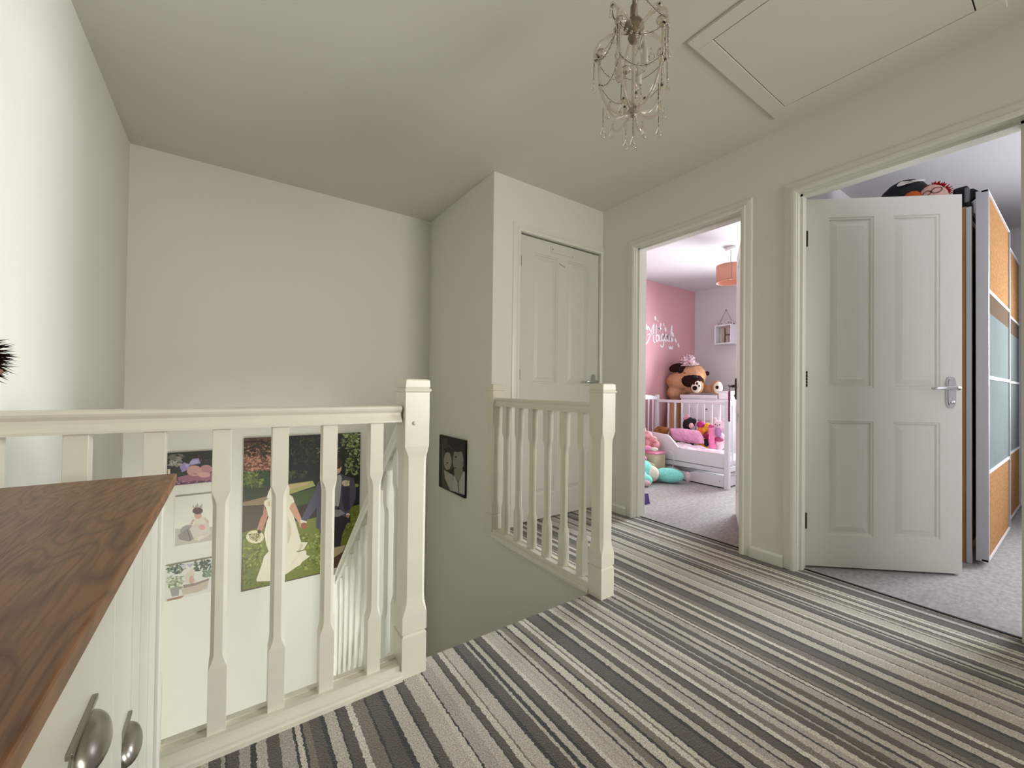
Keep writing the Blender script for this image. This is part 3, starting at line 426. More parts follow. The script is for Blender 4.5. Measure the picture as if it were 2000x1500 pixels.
# ---------------------------------------------------------------- balustrades
def post_section(mb, cx, cy_, rings, m):
    v = []; f = []
    for z, a, c in rings:
        c = max(c, .0006)
        for sx_, sy_ in ((1, -1), (1, 1), (-1, 1), (-1, -1)):
            p = [(a, a-c), (a-c, a)]
            if sx_*sy_ < 0: p = p[::-1]
            for px, py in (p if True else p): v.append((cx+sx_*px, cy_+sy_*py, z))
    # keep a consistent ring order
    n = 8; vv = []
    for i in range(len(rings)):
        ring = v[i*n:(i+1)*n]; ring.sort(key=lambda q: math.atan2(q[1]-cy_, q[0]-cx)); vv += ring
    for i in range(len(rings)-1):
        for k in range(n): f.append((i*n+k, i*n+(k+1) % n, (i+1)*n+(k+1) % n, (i+1)*n+k))
    f += [list(range(n))[::-1], list(range((len(rings)-1)*n, len(rings)*n))]
    mb.add(vv, f, m)
def baluster_rings(z0, z1, lo, hi, a=.0205, c=.0085):
    t = .035
    return [(z0, a, 0), (lo, a, 0), (lo+t*.35, a-.001, c*.55), (lo+t*.7, a-.0022, c*.9), (lo+t, a-.003, c), (hi-t, a-.003, c), (hi-t*.7, a-.0022, c*.9), (hi-t*.35, a-.001, c*.55), (hi, a, 0), (z1, a, 0)]
def newel(parent, x, y, h=.985, a=.0425, drop=-.05):
    mb = MB()
    g = .138
    R = [(drop, a, .001), (g-.006, a, .001), (g, a-.006, .001), (g+.006, a, .001), (.20, a, .001)]
    R += [(.215, a-.001, .006), (.235, a-.003, .011), (.26, a-.004, .012), (.70, a-.004, .012), (.725, a-.003, .011), (.745, a-.001, .006), (.76, a, .001), (h-.045, a, .001)]
    post_section(mb, x, y, R, CREAM); o = mb.build('newel_post', parent)
    cp_ = MB(); post_section(cp_, x, y, [(h-.045, a, .001), (h-.041, a+.004, .002), (h-.034, a+.005, .002), (h-.030, a-.001, .001), (h-.026, a+.001, .001), (h-.004, a+.001, .004), (h, a-.004, .006)], CREAM)
    cp_.build('newel_cap', o)
    return o
RAIL = [(-.031, 0), (.031, 0), (.031, .006), (.026, .014), (.0225, .022), (.0225, .031), (.029, .039), (.031, .045), (.029, .051), (.022, .054), (-.022, .054), (-.029, .051), (-.031, .045), (-.029, .039), (-.0225, .031), (-.0225, .022), (-.026, .014), (-.031, .006)]
BASE = [(-.050, 0), (.050, 0), (.050, .012), (.046, .017), (.046, .024), (.034, .030), (.034, .045), (.014, .045), (.014, .041), (-.014, .041), (-.014, .045), (-.034, .045), (-.034, .030), (-.046, .024), (-.046, .017), (-.050, .012)]
BY = 1.336
b1 = thing('balustrade', (.0, BY, 0), 'cream painted balustrade along the landing edge in front of the wedding picture', 'banister')
m = MB(); m.prism([(BY+p, .842+q) for p, q in RAIL], 'x', -.518, .470, CREAM); m.build('handrail', b1)
m = MB(); m.prism([(BY+p, q) for p, q in BASE], 'x', -.518, .478, CREAM); m.build('base_rail', b1)
m = MB(); post_section(m, -.283, BY, baluster_rings(.04, .843, .215, .675), CREAM); bal = m.build('baluster', b1)
for x in (-.418, -.148, -.013, .122, .2525, .392): copy_part(bal, (x+.283, 0, 0), b1)
newel(b1, .5185, 1.336)
m = MB(); m.tube([(.507, 1.2945, .838), (.507, 1.2925, .838)], .007, mat('worn_plug', (.62, .56, .44), .5), 14); m.build('dowel_plug', b1)
BX = 1.442
b2 = thing('balustrade', (BX, 1.8, 0), 'short cream painted balustrade in front of the closed cupboard door', 'banister')
m = MB(); m.prism([(BX+p, .842+q) for p, q in RAIL], 'y', 1.37, 2.235, CREAM); m.build('handrail', b2)
m = MB(); m.prism([(BX+p, q) for p, q in BASE], 'y', 1.36, 2.235, CREAM); m.build('base_rail', b2)
m = MB(); post_section(m, BX, 2.12, baluster_rings(.04, .843, .215, .675), CREAM); bal = m.build('baluster', b2)
for y in (1.985, 1.85, 1.716, 1.581, 1.446): copy_part(bal, (0, y-2.12, 0), b2)
newel(b2, BX, 1.322)
m = MB(); post_section(m, BX, 2.262, [(0, .0425, .001), (.132, .0425, .001), (.138, .037, .001), (.144, .0425, .001), (.20, .0425, .001), (.235, .0395, .011), (.70, .0385, .012), (.76, .0425, .001), (.94, .0425, .001)], CREAM)
o = m.build('half_newel', b2); m = MB(); post_section(m, BX, 2.262, [(.94, .0425, .001), (.944, .047, .002), (.952, .047, .002), (.955, .0415, .001), (.981, .0425, .004), (.985, .038, .006)], CREAM); m.build('newel_cap', o)
# stair balustrade and stairs going down to the far wall
SL = -.93
sb = thing('stair_balustrade', (.52, 1.9, -1.2), 'white banister sloping down the stairs behind the landing newel post', 'banister')
def zr(y): return .826+SL*(y-1.426)      # top of the sloping rail
m = MB(); v = []; n = len(RAIL)
for y in (1.382, 2.37):
    for p, q in RAIL: v.append((.52+p, y, zr(y)-.074+q*1.37))
m.add(v, [list(range(n))[::-1], list(range(n, 2*n))]+[(i, (i+1) % n, n+(i+1) % n, n+i) for i in range(n)], WOODP); m.build('handrail', sb)
m = MB(); v = []
for y in (1.382, 2.37):
    for p, q in ((-.02, -1.10), (.02, -1.10), (.02, -.86), (.035, -.85), (.035, -.80), (-.035, -.80), (-.035, -.85), (-.02, -.86)): v.append((.52+p, y, zr(y)+q))
m.add(v, [list(range(8))[::-1], list(range(8, 16))]+[(i, (i+1) % 8, 8+(i+1) % 8, 8+i) for i in range(8)], WOODP); m.build('string_board', sb)
for k in range(9):
    y = 1.46+k*.107; m = MB(); lo, hi = zr(y)-.83, zr(y)-.06
    post_section(m, .52, y, baluster_rings(lo, hi, lo+.20, hi-.13), WOODP); m.build('baluster', sb)
m = MB(); z0 = zr(2.41)
post_section(m, .52, 2.412, [(-2.75, .0425, .001), (z0-.45, .0425, .001), (z0-.42, .039, .011), (z0-.20, .039, .011), (z0-.17, .0425, .001), (z0+.02, .0425, .001)], WOODP); m.build('newel_post', sb)
st = thing('staircase', (.98, 1.9, -2.75), 'striped carpeted stairs descending between the two newel posts', 'stairs')
m = MB(); pts = [(1.372, -.27)]; y, z = 1.372, 0
for k in range(8):
    z -= .212; pts += [(y, z), (y+.228, z)]; y += .228
pts = [(1.372, -.212)]+pts[2:]
pts += [(y, -2.75), (y-.05, -2.75), (1.372, -.55)]
m.prism(pts, 'x', .545, 1.435, CARPET); m.build('steps', st)
# ---------------------------------------------------------------- sideboard
cb = thing('sideboard', (-.30, .70, 0), 'white sideboard with an oak top and cup handles in front of the balustrade', 'cabinet')
CZT = .756; FX = -.112
MB().box((-.515, -.10, CZT-.022), (-.094, 1.192, CZT), OAKTOP, .003).build('top', cb)
m = MB(); m.box((-.505, -.08, .06), (FX-.018, 1.175, CZT-.022), WOODP); m.box((-.49, -.06, 0), (FX-.04, 1.15, .06), WOODP); m.build('body', cb)
def front(name, y0, y1, z0, z1): m = MB(); m.box((FX-.018, y0, z0), (FX, y1, z1), WOODP, .0015); return m.build(name, cb)
def cup(parent, yc, zc, x, L=.078):
    m = MB(); v = []; f = []; na, nb = 12, 7
    m.box((x, yc-L/2-.004, zc-.001), (x+.005, yc+L/2+.004, zc+.005), NICKEL, .001)
    for i in range(na+1):
        a = math.pi*i/na; yy = yc-L/2*math.cos(a); rr = math.sin(a)
        for j in range(nb+1):
            b = math.pi/2*j/nb; v.append((x+.003+.026*rr**.7*math.sin(b), yy, zc+.004-.036*rr**.7*(1-math.cos(b))-.0))
    # dome: starts at the wall above, bulges outwards and opens downwards
    v = []
    for i in range(na+1):
        a = math.pi*i/na; yy = yc-L/2*math.cos(a); rr = max(.02, math.sin(a))**.6
        for j in range(nb+1):
            b = math.pi/2*j/nb; v.append((x+.002+.020*rr*math.sin(b), yy, zc-.026+.030*rr*math.cos(b)))
    for i in range(na):
        for j in range(nb): f.append((i*(nb+1)+j, (i+1)*(nb+1)+j, (i+1)*(nb+1)+j+1, i*(nb+1)+j+1))
    m.add(v, f, NICKEL, True)
    o = m.build('cup_handle', parent, recalc=True); md = o.modifiers.new('thickness', 'SOLIDIFY'); md.thickness = .0022; return o
# cupboard door: stiles, rails and tongue and groove boards
F0 = FX-.018; y0, y1, z0, z1 = .698, 1.172, .075, .7335
m = MB(); m.box((F0, y0, .06), (FX, .757, z1), WOODP, .0015).box((F0, 1.135, .06), (FX, y1, z1), WOODP, .0015).box((F0, .757, .703), (FX, 1.135, z1), WOODP).box((F0, .757, .06), (FX, 1.135, .11), WOODP); m.build('face_frame', cb)
MB().box((F0+.0005, -.07, .07), (FX-.004, .70, .72), GAPM).build('shadow_gap', cb)
MB().box((F0-.003, .76, .10), (FX-.011, 1.13, .705), GAPM).build('shadow_gap', cb)
m = MB(); ys = [.760, .868, .945, 1.040, 1.132]
for ya, yb in zip(ys, ys[1:]): m.box((FX-.0108, ya+.0018, .113), (FX-.007, yb-.0018, .700), WOODP)
dr = m.build('cupboard_door', cb); cup(dr, .806, .450, FX-.007)
for y0_, y1_ in ((.275, .6955), (-.075, .2725)):
    dw = front('drawer', y0_, y1_, .5455, .7075); cup(dw, .555 if y0_ > 0 else .10, .628, FX)
    front('lower_panel', y0_, y1_, .075, .5435)
m = MB(); m.box((F0, -.078, .7095), (FX, .6975, .7335), WOODP); m.build('top_rail', cb)
# soft toy on the sideboard
FUR = plush('dark_brown_long_fur', '2a1710', .4, 80); TAN = plush('tan_short_plush', '8a6a48'); PINKE = plush('dusty_pink_plush', '9a7468')
tyR = thing('soft_toy', (-.335, .90, CZT), 'dark brown long-haired soft toy at the left edge sitting on the sideboard', 'soft toy')
hc = Vector((-.330, .90, .992))
m = MB(); m.ell(hc, (.058, .055, .050), FUR); m.ell(hc+Vector((.036, -.012, -.022)), (.026, .022, .018), FUR); m.build('head', tyR, remesh=.006)
m = MB(); m.ell((-.352, .905, .86), (.062, .055, .10), TAN); m.ell((-.330, .86, .785), (.035, .07, .028), TAN); m.ell((-.385, .86, .785), (.035, .07, .028), TAN); m.build('body', tyR, remesh=.008)
m = MB()
for k in range(900):
    d = Vector((random.gauss(0, 1), random.gauss(0, 1), random.gauss(0, 1))).normalized(); b0 = hc+Vector((d.x*.056, d.y*.053, d.z*.048))
    L_ = random.uniform(.008, .022); tip = b0+(d+Vector((random.uniform(-.3, .3), random.uniform(-.3, .3), random.uniform(-.6, .2)))).normalized()*L_
    sd = d.orthogonal().normalized()*.0016; s2 = d.cross(sd).normalized()*.0016
    m.add([b0+sd, b0-sd*.5+s2, b0-sd*.5-s2, tip], [(0, 1, 3), (1, 2, 3), (2, 0, 3)], FUR)
fo = m.build('fur', tyR); fo['kind'] = 'stuff'
m = MB(); m.ell(hc+Vector((.012, 0, .055)), (.020, .010, .016), FUR); m.ell(hc+Vector((.012, -.007, .053)), (.012, .006, .010), PINKE); m.build('ear', tyR)
m = MB(); m.ell(hc+Vector((.052, -.018, -.020)), (.016, .012, .007), PINKE); m.build('muzzle_patch', tyR)
# ---------------------------------------------------------------- pictures
from mathutils.geometry import tessellate_polygon
def clip(poly, box_):
    x0, x1, y0, y1 = box_
    for ax, lim, sg in ((0, x0, 1), (0, x1, -1), (1, y0, 1), (1, y1, -1)):
        out = []
        for i in range(len(poly)):
            a, b = poly[i-1], poly[i]; ia = sg*(a[ax]-lim) >= 0; ib = sg*(b[ax]-lim) >= 0
            if ia != ib:
                t = (lim-a[ax])/(b[ax]-a[ax]); out.append((a[0]+t*(b[0]-a[0]), a[1]+t*(b[1]-a[1])))
            if ib: out.append(b)
        poly = out
        if not poly: return []
    return poly
def canvas(name, key, rect, plane, face, depth, sgn, label, edge='d8d4c8'):
    """stretched canvas: box + the picture painted on its front as thin colour patches in one mesh"""
    x0, x1, z0, z1 = rect; cx_, cz_ = (x0+x1)/2, z0
    root = thing(name, (cx_, face, cz_) if plane == 'y' else (face, cx_, cz_), label, 'picture')
    m = MB(); m.box((x0, face, z0), (x1, face+sgn*depth, z1), flat(edge, .7), .002) if plane == 'y' else m.box((face, x0, z0), (face+sgn*depth, x1, z1), flat(edge, .7), .002)
    m.build('canvas', root)
    rnd = random.Random(3); m = MB(); lay = 0; q0 = face+sgn*depth
    def put(pts, colr, n4=False):
        nonlocal lay
        pts = clip(pts, (x0, x1, z0, z1))
        if len(pts) < 3: return
        lay += 1; d = q0+sgn*(.0003+.0000022*lay)
        P3 = [(p[0], d, p[1]) if plane == 'y' else (d, p[0], p[1]) for p in pts]
        tri = [(0, 1, 2, 3)] if len(pts) == 4 and n4 else tessellate_polygon([[Vector((p[0], p[1], 0)) for p in pts]])
        m.add(P3, tri, flat(colr, .45))
    put([(x0, z0), (x1, z0), (x1, z1), (x0, z1)], ART[key][0][1] if ART[key][0][0] == 'p' else '808080')
    for it in ART[key]:
        if it[0] == 'p': put(it[2], it[1])
        else:
            cols, q, n_, sz = it[1], it[2], it[3], it[4]
            for _ in range(n_):
                a, b = rnd.random(), rnd.random()
                px = (q[0][0]*(1-a)+q[1][0]*a)*(1-b)+(q[3][0]*(1-a)+q[2][0]*a)*b; pz = (q[0][1]*(1-a)+q[1][1]*a)*(1-b)+(q[3][1]*(1-a)+q[2][1]*a)*b
                L_ = sz*rnd.uniform(.6, 1.5); th = rnd.uniform(0, 6.28); wd = L_*rnd.uniform(.3, .55)
                u = (math.cos(th)*L_, math.sin(th)*L_); p2 = (-math.sin(th)*wd, math.cos(th)*wd)
                put([(px-u[0], pz-u[1]), (px+p2[0], pz+p2[1]), (px+u[0], pz+u[1]), (px-p2[0], pz-p2[1])], rnd.choice(cols), True)
    # fan-triangulate concave outlines properly
    m.build('photo_print', root, recalc=False)
    return root
canvas('canvas_picture', 'wedding', (.088, .860, -.452, .594), 'y', 3.345, .020, -1, 'large wedding canvas of a bride and groom walking away across grass', '1a1812')
canvas('canvas_picture', 'b1', (-.312, -.030, .318, .524), 'y', 3.345, .018, -1, 'small canvas of a sleeping baby wearing a lilac bow', '2a2624')
canvas('canvas_picture', 'b2', (-.270, -.060, -.076, .244), 'y', 3.345, .018, -1, 'small canvas of a child in a crown holding a wrapped baby')
canvas('canvas_picture', 'b3', (-.309, -.030, -.404, -.184), 'y', 3.345, .018, -1, 'small canvas of a baby in a basket among potted plants and bunting')
canvas('canvas_picture', 'portrait', (2.628, 3.072, .150, .572), 'x', 1.440, .018, -1, 'black and white canvas of a couple cheek to cheek on the stair wall', '1c1a18')
# ---------------------------------------------------------------- crystal chandelier
GLASS = mat('clear_acrylic_crystal', (.93, .90, .84), .03, trans=1.0, ior=1.42)
GLASST = mat('champagne_glass_tube', (.86, .80, .71), .03, trans=.88, ior=1.45)
SMOKE = mat('smoky_canopy_glass', (.30, .25, .17), .15, trans=.35)
WIRE = mat('dark_bead_pin', (.03, .025, .02), .4, .7)
CH = Vector((1.085, .872, 0))
ch = thing('chandelier', (CH.x, CH.y, CZ), 'small clear crystal chandelier hanging over the stairwell landing', 'chandelier')
def cp(a, r, z): return (CH.x+r*math.cos(a), CH.y+r*math.sin(a), z)
def bez(P, n=18):
    out = []
    for i in range(n+1):
        t = i/n; Q = [Vector(p) for p in P]
        while len(Q) > 1: Q = [Q[k]*(1-t)+Q[k+1]*t for k in range(len(Q)-1)]
        out.append(Q[0])
    return out
m = MB(); m.lathe([(0, CZ-.001), (.05, CZ-.001), (.048, CZ-.018), (.02, CZ-.03), (.006, CZ-.034), (.006, 2.24), (.012, 2.235), (.013, 2.20), (.020, 2.19), (.032, 2.172), (.033, 2.164), (.020, 2.155), (.014, 2.14), (.020, 2.13), (.013, 2.115), (0, 2.112)], (CH.x, CH.y, 0), SMOKE, 20); m.build('ceiling_rose_and_hub', ch)
m = MB(); m.lathe([(0, 2.11), (.006, 2.10), (.0065, 1.90), (.014, 1.893), (.018, 1.885), (.010, 1.873), (.004, 1.862), (0, 1.86)], (CH.x, CH.y, 0), GLASST, 12); m.build('stem', ch)
NA = 5; A0 = math.radians(-91)
def bead_chain(mb, pts, r=.0048, gap=.017):
    L_ = 0; last = None
    for i in range(len(pts)-1):
        a, b = Vector(pts[i]), Vector(pts[i+1]); d = (b-a).length
        while L_ < d:
            p = a+(b-a)*(L_/d); mb.ell(p, r, GLASS, n=7)
            if last is not None: mb.tube([last, last+(p-last)*.5, p], [.0004, .0010, .0004], WIRE, 4)
            last = p; L_ += gap
        L_ -= d
def drop(mb, top, L_=.032, r=.0085):
    x, y, z = top
    mb.tube([(x, y, z+.006), (x, y, z)], .0008, WIRE, 4)
    mb.lathe([(0, 0), (.0018, -.002), (r*.45, -L_*.35), (r*.9, -L_*.62), (r, -L_*.75), (r*.75, -L_*.92), (0, -L_)], top, GLASS, 10)
for k in range(NA):
    a = A0+2*math.pi*k/NA
    m = MB()
    m.tube(bez([cp(a, .02, 2.15), cp(a, .07, 2.17), cp(a, .12, 2.16), cp(a, .135, 2.12), cp(a, .125, 2.085)]), .0052, GLASST, 8)
    m.tube(bez([cp(a, .125, 2.085), cp(a, .105, 2.075), cp(a, .105, 2.10)], 8), .004, GLASST, 8)
    m.lathe([(.006, 0), (.016, .004), (.018, .012), (.012, .014), (.006, .006)], cp(a, .108, 2.098), GLASST, 12)
    m.build('upper_arm', ch)
    m = MB()
    m.tube(bez([cp(a, .112, 2.10), cp(a, .114, 2.02), cp(a, .118, 1.95), cp(a, .085, 1.895), cp(a, .040, 1.872), cp(a, .008, 1.885)], 24), .0048, GLASST, 8)
    m.build('cage_rod', ch)
    m = MB(); b = a+math.pi/NA
    m.tube(bez([cp(b, .008, 1.89), cp(b, .035, 1.84), cp(b, .075, 1.835), cp(b, .10, 1.87), cp(b, .085, 1.895)], 18), .0046, GLASST, 8)
    m.tube(bez([cp(b, .010, 1.895), cp(b, .012, 1.93), cp(b, .045, 1.935), cp(b, .045, 1.905), cp(b, .028, 1.908)], 14), .0042, GLASST, 8)
    m.build('lower_scroll', ch)
    m = MB()   # curled scroll above the crown
    m.tube(bez([cp(b, .025, 2.175), cp(b, .055, 2.19), cp(b, .060, 2.225), cp(b, .085, 2.245), cp(b, .098, 2.22), cp(b, .082, 2.200), cp(b, .074, 2.218)], 22), .0042, GLASST, 8)
    m.build('crown_scroll', ch)
    m = MB(); m.ell(cp(b, .080, 2.218), .0042, WIRE, n=8); m.build('scroll_pin', ch)
    m = MB(); m.ell(cp(b, .036, 1.918), .0040, WIRE, n=8); m.build('scroll_pin', ch)
    m = MB(); m.ell(cp(a, .115, 2.094), .0045, WIRE, n=8); m.build('scroll_pin', ch)
    m = MB()
    bead_chain(m, bez([cp(a, .125, 2.09), cp(b, .095, 2.02), cp(a+2*math.pi/NA, .125, 2.09)], 14))
    bead_chain(m, bez([cp(a, .112, 2.0), cp(b, .085, 1.93), cp(a+2*math.pi/NA, .112, 2.0)], 12))
    bead_chain(m, [cp(a, .130, 2.08), cp(a, .131, 2.02)], .0045, .015)
    bead_chain(m, bez([cp(b, .08, 2.20), cp(a+2*math.pi/NA*.8, .11, 2.12), cp(a+2*math.pi/NA, .125, 2.10)], 8), .0036, .014)
    m.build('bead_string', ch)
    m = MB(); bead_chain(m, [cp(a, .098, 1.915), cp(a, .0985, 1.86)], .0038, .013); m.build('bead_string', ch)
    for top_, L__, r__ in ((cp(a, .131, 2.005), .032, .0085), (cp(a, .0985, 1.850), .036, .0105), (cp(b, .055, 2.075), .034, .0115), (cp(b, .096, 1.868), .030, .008), (cp(b, .088, 2.195), .022, .006)):
        m = MB(); drop(m, top_, L__, r__); m.build('crystal_drop', ch)
m = MB(); m.tube([(CH.x, CH.y, 1.862), (CH.x, CH.y, 1.805)], .0008, WIRE, 4); bead_chain(m, [(CH.x, CH.y, 1.855), (CH.x, CH.y, 1.81)], .004, .014); drop(m, (CH.x, CH.y, 1.800), .046, .0115); m.build('centre_drop', ch)
for k in range(3):
    a = math.radians(20+120*k); m = MB(); m.lathe([(.011, 0), (.011, .05), (.007, .055), (.009, .07), (.0, .085)], cp(a, .050, 2.0), mat('candle_bulb', (.8, .78, .7), .2, trans=.6), 12); m.tube([cp(a, .02, 1.99), cp(a, .05, 1.985), cp(a, .05, 2.0)], .004, GLASST, 8); m.build('candle_bulb', ch)
# ---------------------------------------------------------------- nursery
def rotz(d): return Matrix.Rotation(math.radians(d), 4, 'Z')
def rotxyz(a, b, c): return Matrix.Rotation(math.radians(c), 4, 'Z') @ Matrix.Rotation(math.radians(b), 4, 'Y') @ Matrix.Rotation(math.radians(a), 4, 'X')
def between(p, q, r, m, mb, n=14, fat=1.0):
    p, q = Vector(p), Vector(q); d = q-p; mb.ell((p+q)/2, (r, r, d.length/2*fat+r*.5), m, Vector((0, 0, 1)).rotation_difference(d).to_matrix().to_4x4(), n)
# pendant lamp
PEACH = mat('peach_fabric_shade', lin('c98e78'), .8, bump=(300, .15))
pl = thing('pendant_lamp', (4.158, 2.105, CZ), 'pendant lamp with a peach fabric drum shade in the pink bedroom', 'lamp')
m = MB(); m.lathe([(0, CZ), (.055, CZ), (.055, CZ-.022), (.05, CZ-.028), (0, CZ-.028)], (4.158, 2.105, 0), WHITEP, 24); m.build('ceiling_rose', pl)
m = MB(); m.tube([(4.158, 2.105, CZ-.028), (4.158, 2.105, 2.15)], .0035, flat('8d8588'), 8); m.build('cord', pl)
m = MB(); m.lathe([(.128, 2.235), (.131, 2.235), (.131, 2.062), (.128, 2.062), (.127, 2.066), (.127, 2.231), (.128, 2.235)], (4.158, 2.105, 0), PEACH, 40); m.box((4.02, 2.10, 2.22), (4.296, 2.106, 2.224), CHROME); m.build('lamp_shade', pl)
m = MB(); m.tube([(4.158-.1315*.86, 2.105-.1315*.51, 2.236), (4.158-.1315*.86, 2.105-.1315*.51, 2.061)], .0022, flat('a5705e'), 6); m.build('shade_seam', pl)
m = MB(); m.ell((4.158, 2.105, 2.13), (.03, .03, .04), flat('e8e0d0')); m.build('bulb', pl)
# wall decal
DEC = mat('white_vinyl', (.93, .90, .91), .6)
dc = MB()
def ribbon(mb, pts, w, y, m, z0=0):
    pts = [Vector((p[0], 0, p[1])) for p in pts]; v = []
    for i, p in enumerate(pts):
        t = (pts[min(i+1, len(pts)-1)]-pts[max(i-1, 0)]).normalized(); nrm = Vector((-t.z, 0, t.x)); ww = w*(1 if 0 < i < len(pts)-1 else .6)
        v += [(p.x+nrm.x*ww, y, p.z+nrm.z*ww), (p.x-nrm.x*ww, y, p.z-nrm.z*ww)]
    mb.add(v, [(2*i, 2*i+1, 2*i+3, 2*i+2) for i in range(len(pts)-1)], m)
def smooth(pts, n=5):
    out = []; P = [Vector(p) for p in pts]
    for i in range(len(P)-1):
        p0, p1, p2, p3 = P[max(i-1, 0)], P[i], P[i+1], P[min(i+2, len(P)-1)]
        for k in range(n):
            t = k/n; out.append(.5*((2*p1)+(-p0+p2)*t+(2*p0-5*p1+4*p2-p3)*t*t+(-p0+3*p1-3*p2+p3)*t**3))
    return out+[P[-1]]
DX, DZ, DS = 4.37, 1.515, 1.0
def letter(pts, x, w=.008, sc=1.0): ribbon(dc, [(DX+x+p[0]*sc, DZ+.10+p[1]*sc+x*.045) for p in smooth([(a, b) for a, b in pts])], w, 3.3785, DEC)
letter([(.20, .125), (.16, .175), (.11, .17), (.055, .09), (.03, .0), (.055, -.055), (.115, -.04), (.185, .055), (.245, .19), (.275, .235), (.265, .13), (.27, .0), (.30, -.01)], .03, .009)      # A
letter([(.135, .075), (.20, .095), (.285, .09)], .03, .006)
letter([(0, .22), (-.005, .10), (0, .0), (.035, -.005), (.055, .045), (.035, .08), (.005, .06)], .355, .009)     # b
letter([(0, .085), (-.003, .01), (.02, -.005)], .432, .009); letter([(.002, .135), (.006, .13)], .432, .009)      # i
letter([(.055, .08), (.02, .09), (-.005, .04), (.015, .0), (.05, .03), (.06, .085), (.05, -.04), (.02, -.085), (-.02, -.06)], .47, .009)   # g
letter([(.055, .08), (.02, .09), (-.005, .04), (.015, .0), (.05, .03), (.06, .085), (.058, .02), (.08, .0)], .55, .009)   # a
letter([(0, .085), (-.003, .01), (.02, -.005)], .648, .009); letter([(.002, .135), (.006, .13)], .648, .009)      # i
letter([(0, .0), (.02, .11), (.035, .20), (.02, .215), (.005, .10), (.01, .01), (.035, .0)], .680, .009)        # l
def dot(x, z, a, b, rot=0):
    dc.add([(x+a*math.cos(t)*math.cos(rot)-b*math.sin(t)*math.sin(rot), 3.3783, z+a*math.cos(t)*math.sin(rot)+b*math.sin(t)*math.cos(rot)) for t in [math.pi*2*i/12 for i in range(12)]], [list(range(12))], DEC)
star = []
for i in range(10):
    r_ = .055 if i % 2 == 0 else .024; t = math.pi/2+math.pi*i/5; star.append((4.515+r_*math.cos(t), 3.3783, 1.79+r_*math.sin(t)))
dc.add(star, [list(range(10))], DEC)
for x, z, a, b, r_ in ((4.70, 1.93, .018, .032, .3), (4.82, 1.85, .014, .035, -.2), (4.80, 1.80, .05, .016, .1), (4.885, 1.865, .012, .016, 0), (4.93, 1.80, .022, .034, .3), (4.90, 1.845, .008, .012, 0), (5.10, 1.745, .022, .040, .6), (5.17, 1.665, .020, .036, .6), (5.08, 1.675, .020, .034, .7), (4.78, 1.80, .012, .03, .8), (4.76, 1.90, .008, .02, .7), (5.24, 1.60, .02, .035, .5)): dot(x, z, a, b, r_)
dc.add([(5.01, 3.3783, 1.535), (5.10, 3.3783, 1.535), (5.11, 3.3783, 1.595), (5.08, 3.3783, 1.56), (5.06, 3.3783, 1.585), (5.03, 3.3783, 1.56), (5.0, 3.3783, 1.59)], [(0, 1, 2, 3, 4, 5, 6)], DEC)
tag(dc.build('wall_decal', origin=(4.8, 3.379, 1.55), recalc=False), 'white name lettering with leaves and a star on the pink wall', 'decal')
# wall box and sign
bx = thing('wall_box', (5.54, 2.848, 1.59), 'white box shelf on the wall with a wooden board inside', 'shelf')
m = MB(); x0, x1, y0, y1, z0, z1, t = 5.43, 5.649, 2.735, 2.962, 1.592, 1.852, .016
m.box((x0, y0, z0), (x1, y1, z0+t), WHITEP).box((x0, y0, z1-t), (x1, y1, z1), WHITEP).box((x0, y0, z0+t), (x1, y0+t, z1-t), WHITEP).box((x0, y1-t, z0+t), (x1, y1, z1-t), WHITEP); m.build('frame', bx)
WW = mat('whitewashed_wood', lin('c9b8ab'), .7, var=.15, vscale=18, stretch=(1, 4, .5))
m = MB()
for k in range(5): m.box((x1-.11, y0+t+k*.039, z0+t), (x1-.095, y0+t+k*.039+.037, z1-t), WW)
m.build('back_board', bx)
hl = thing('wooden_letter', (5.60, 2.848, 1.608), 'dark letter H standing in the white wall box', 'letter')
m = MB(); LM = flat('6f5a50'); m.box((x1-.128, 2.78, z0+t), (x1-.111, 2.794, z1-t-.02), LM).box((x1-.128, 2.865, z0+t), (x1-.111, 2.879, z1-t-.02), LM).box((x1-.128, 2.794, 1.715), (x1-.111, 2.865, 1.730), LM); m.build('letter_face', hl)
sg = thing('hanging_sign', (5.64, 2.915, 1.90), 'small LOVED sign hanging on a pink string above the box shelf', 'sign')
m = MB(); m.box((5.636, 2.80, 1.872), (5.644, 3.035, 1.888), flat('6d4a48')); m.build('sign_bar', sg)
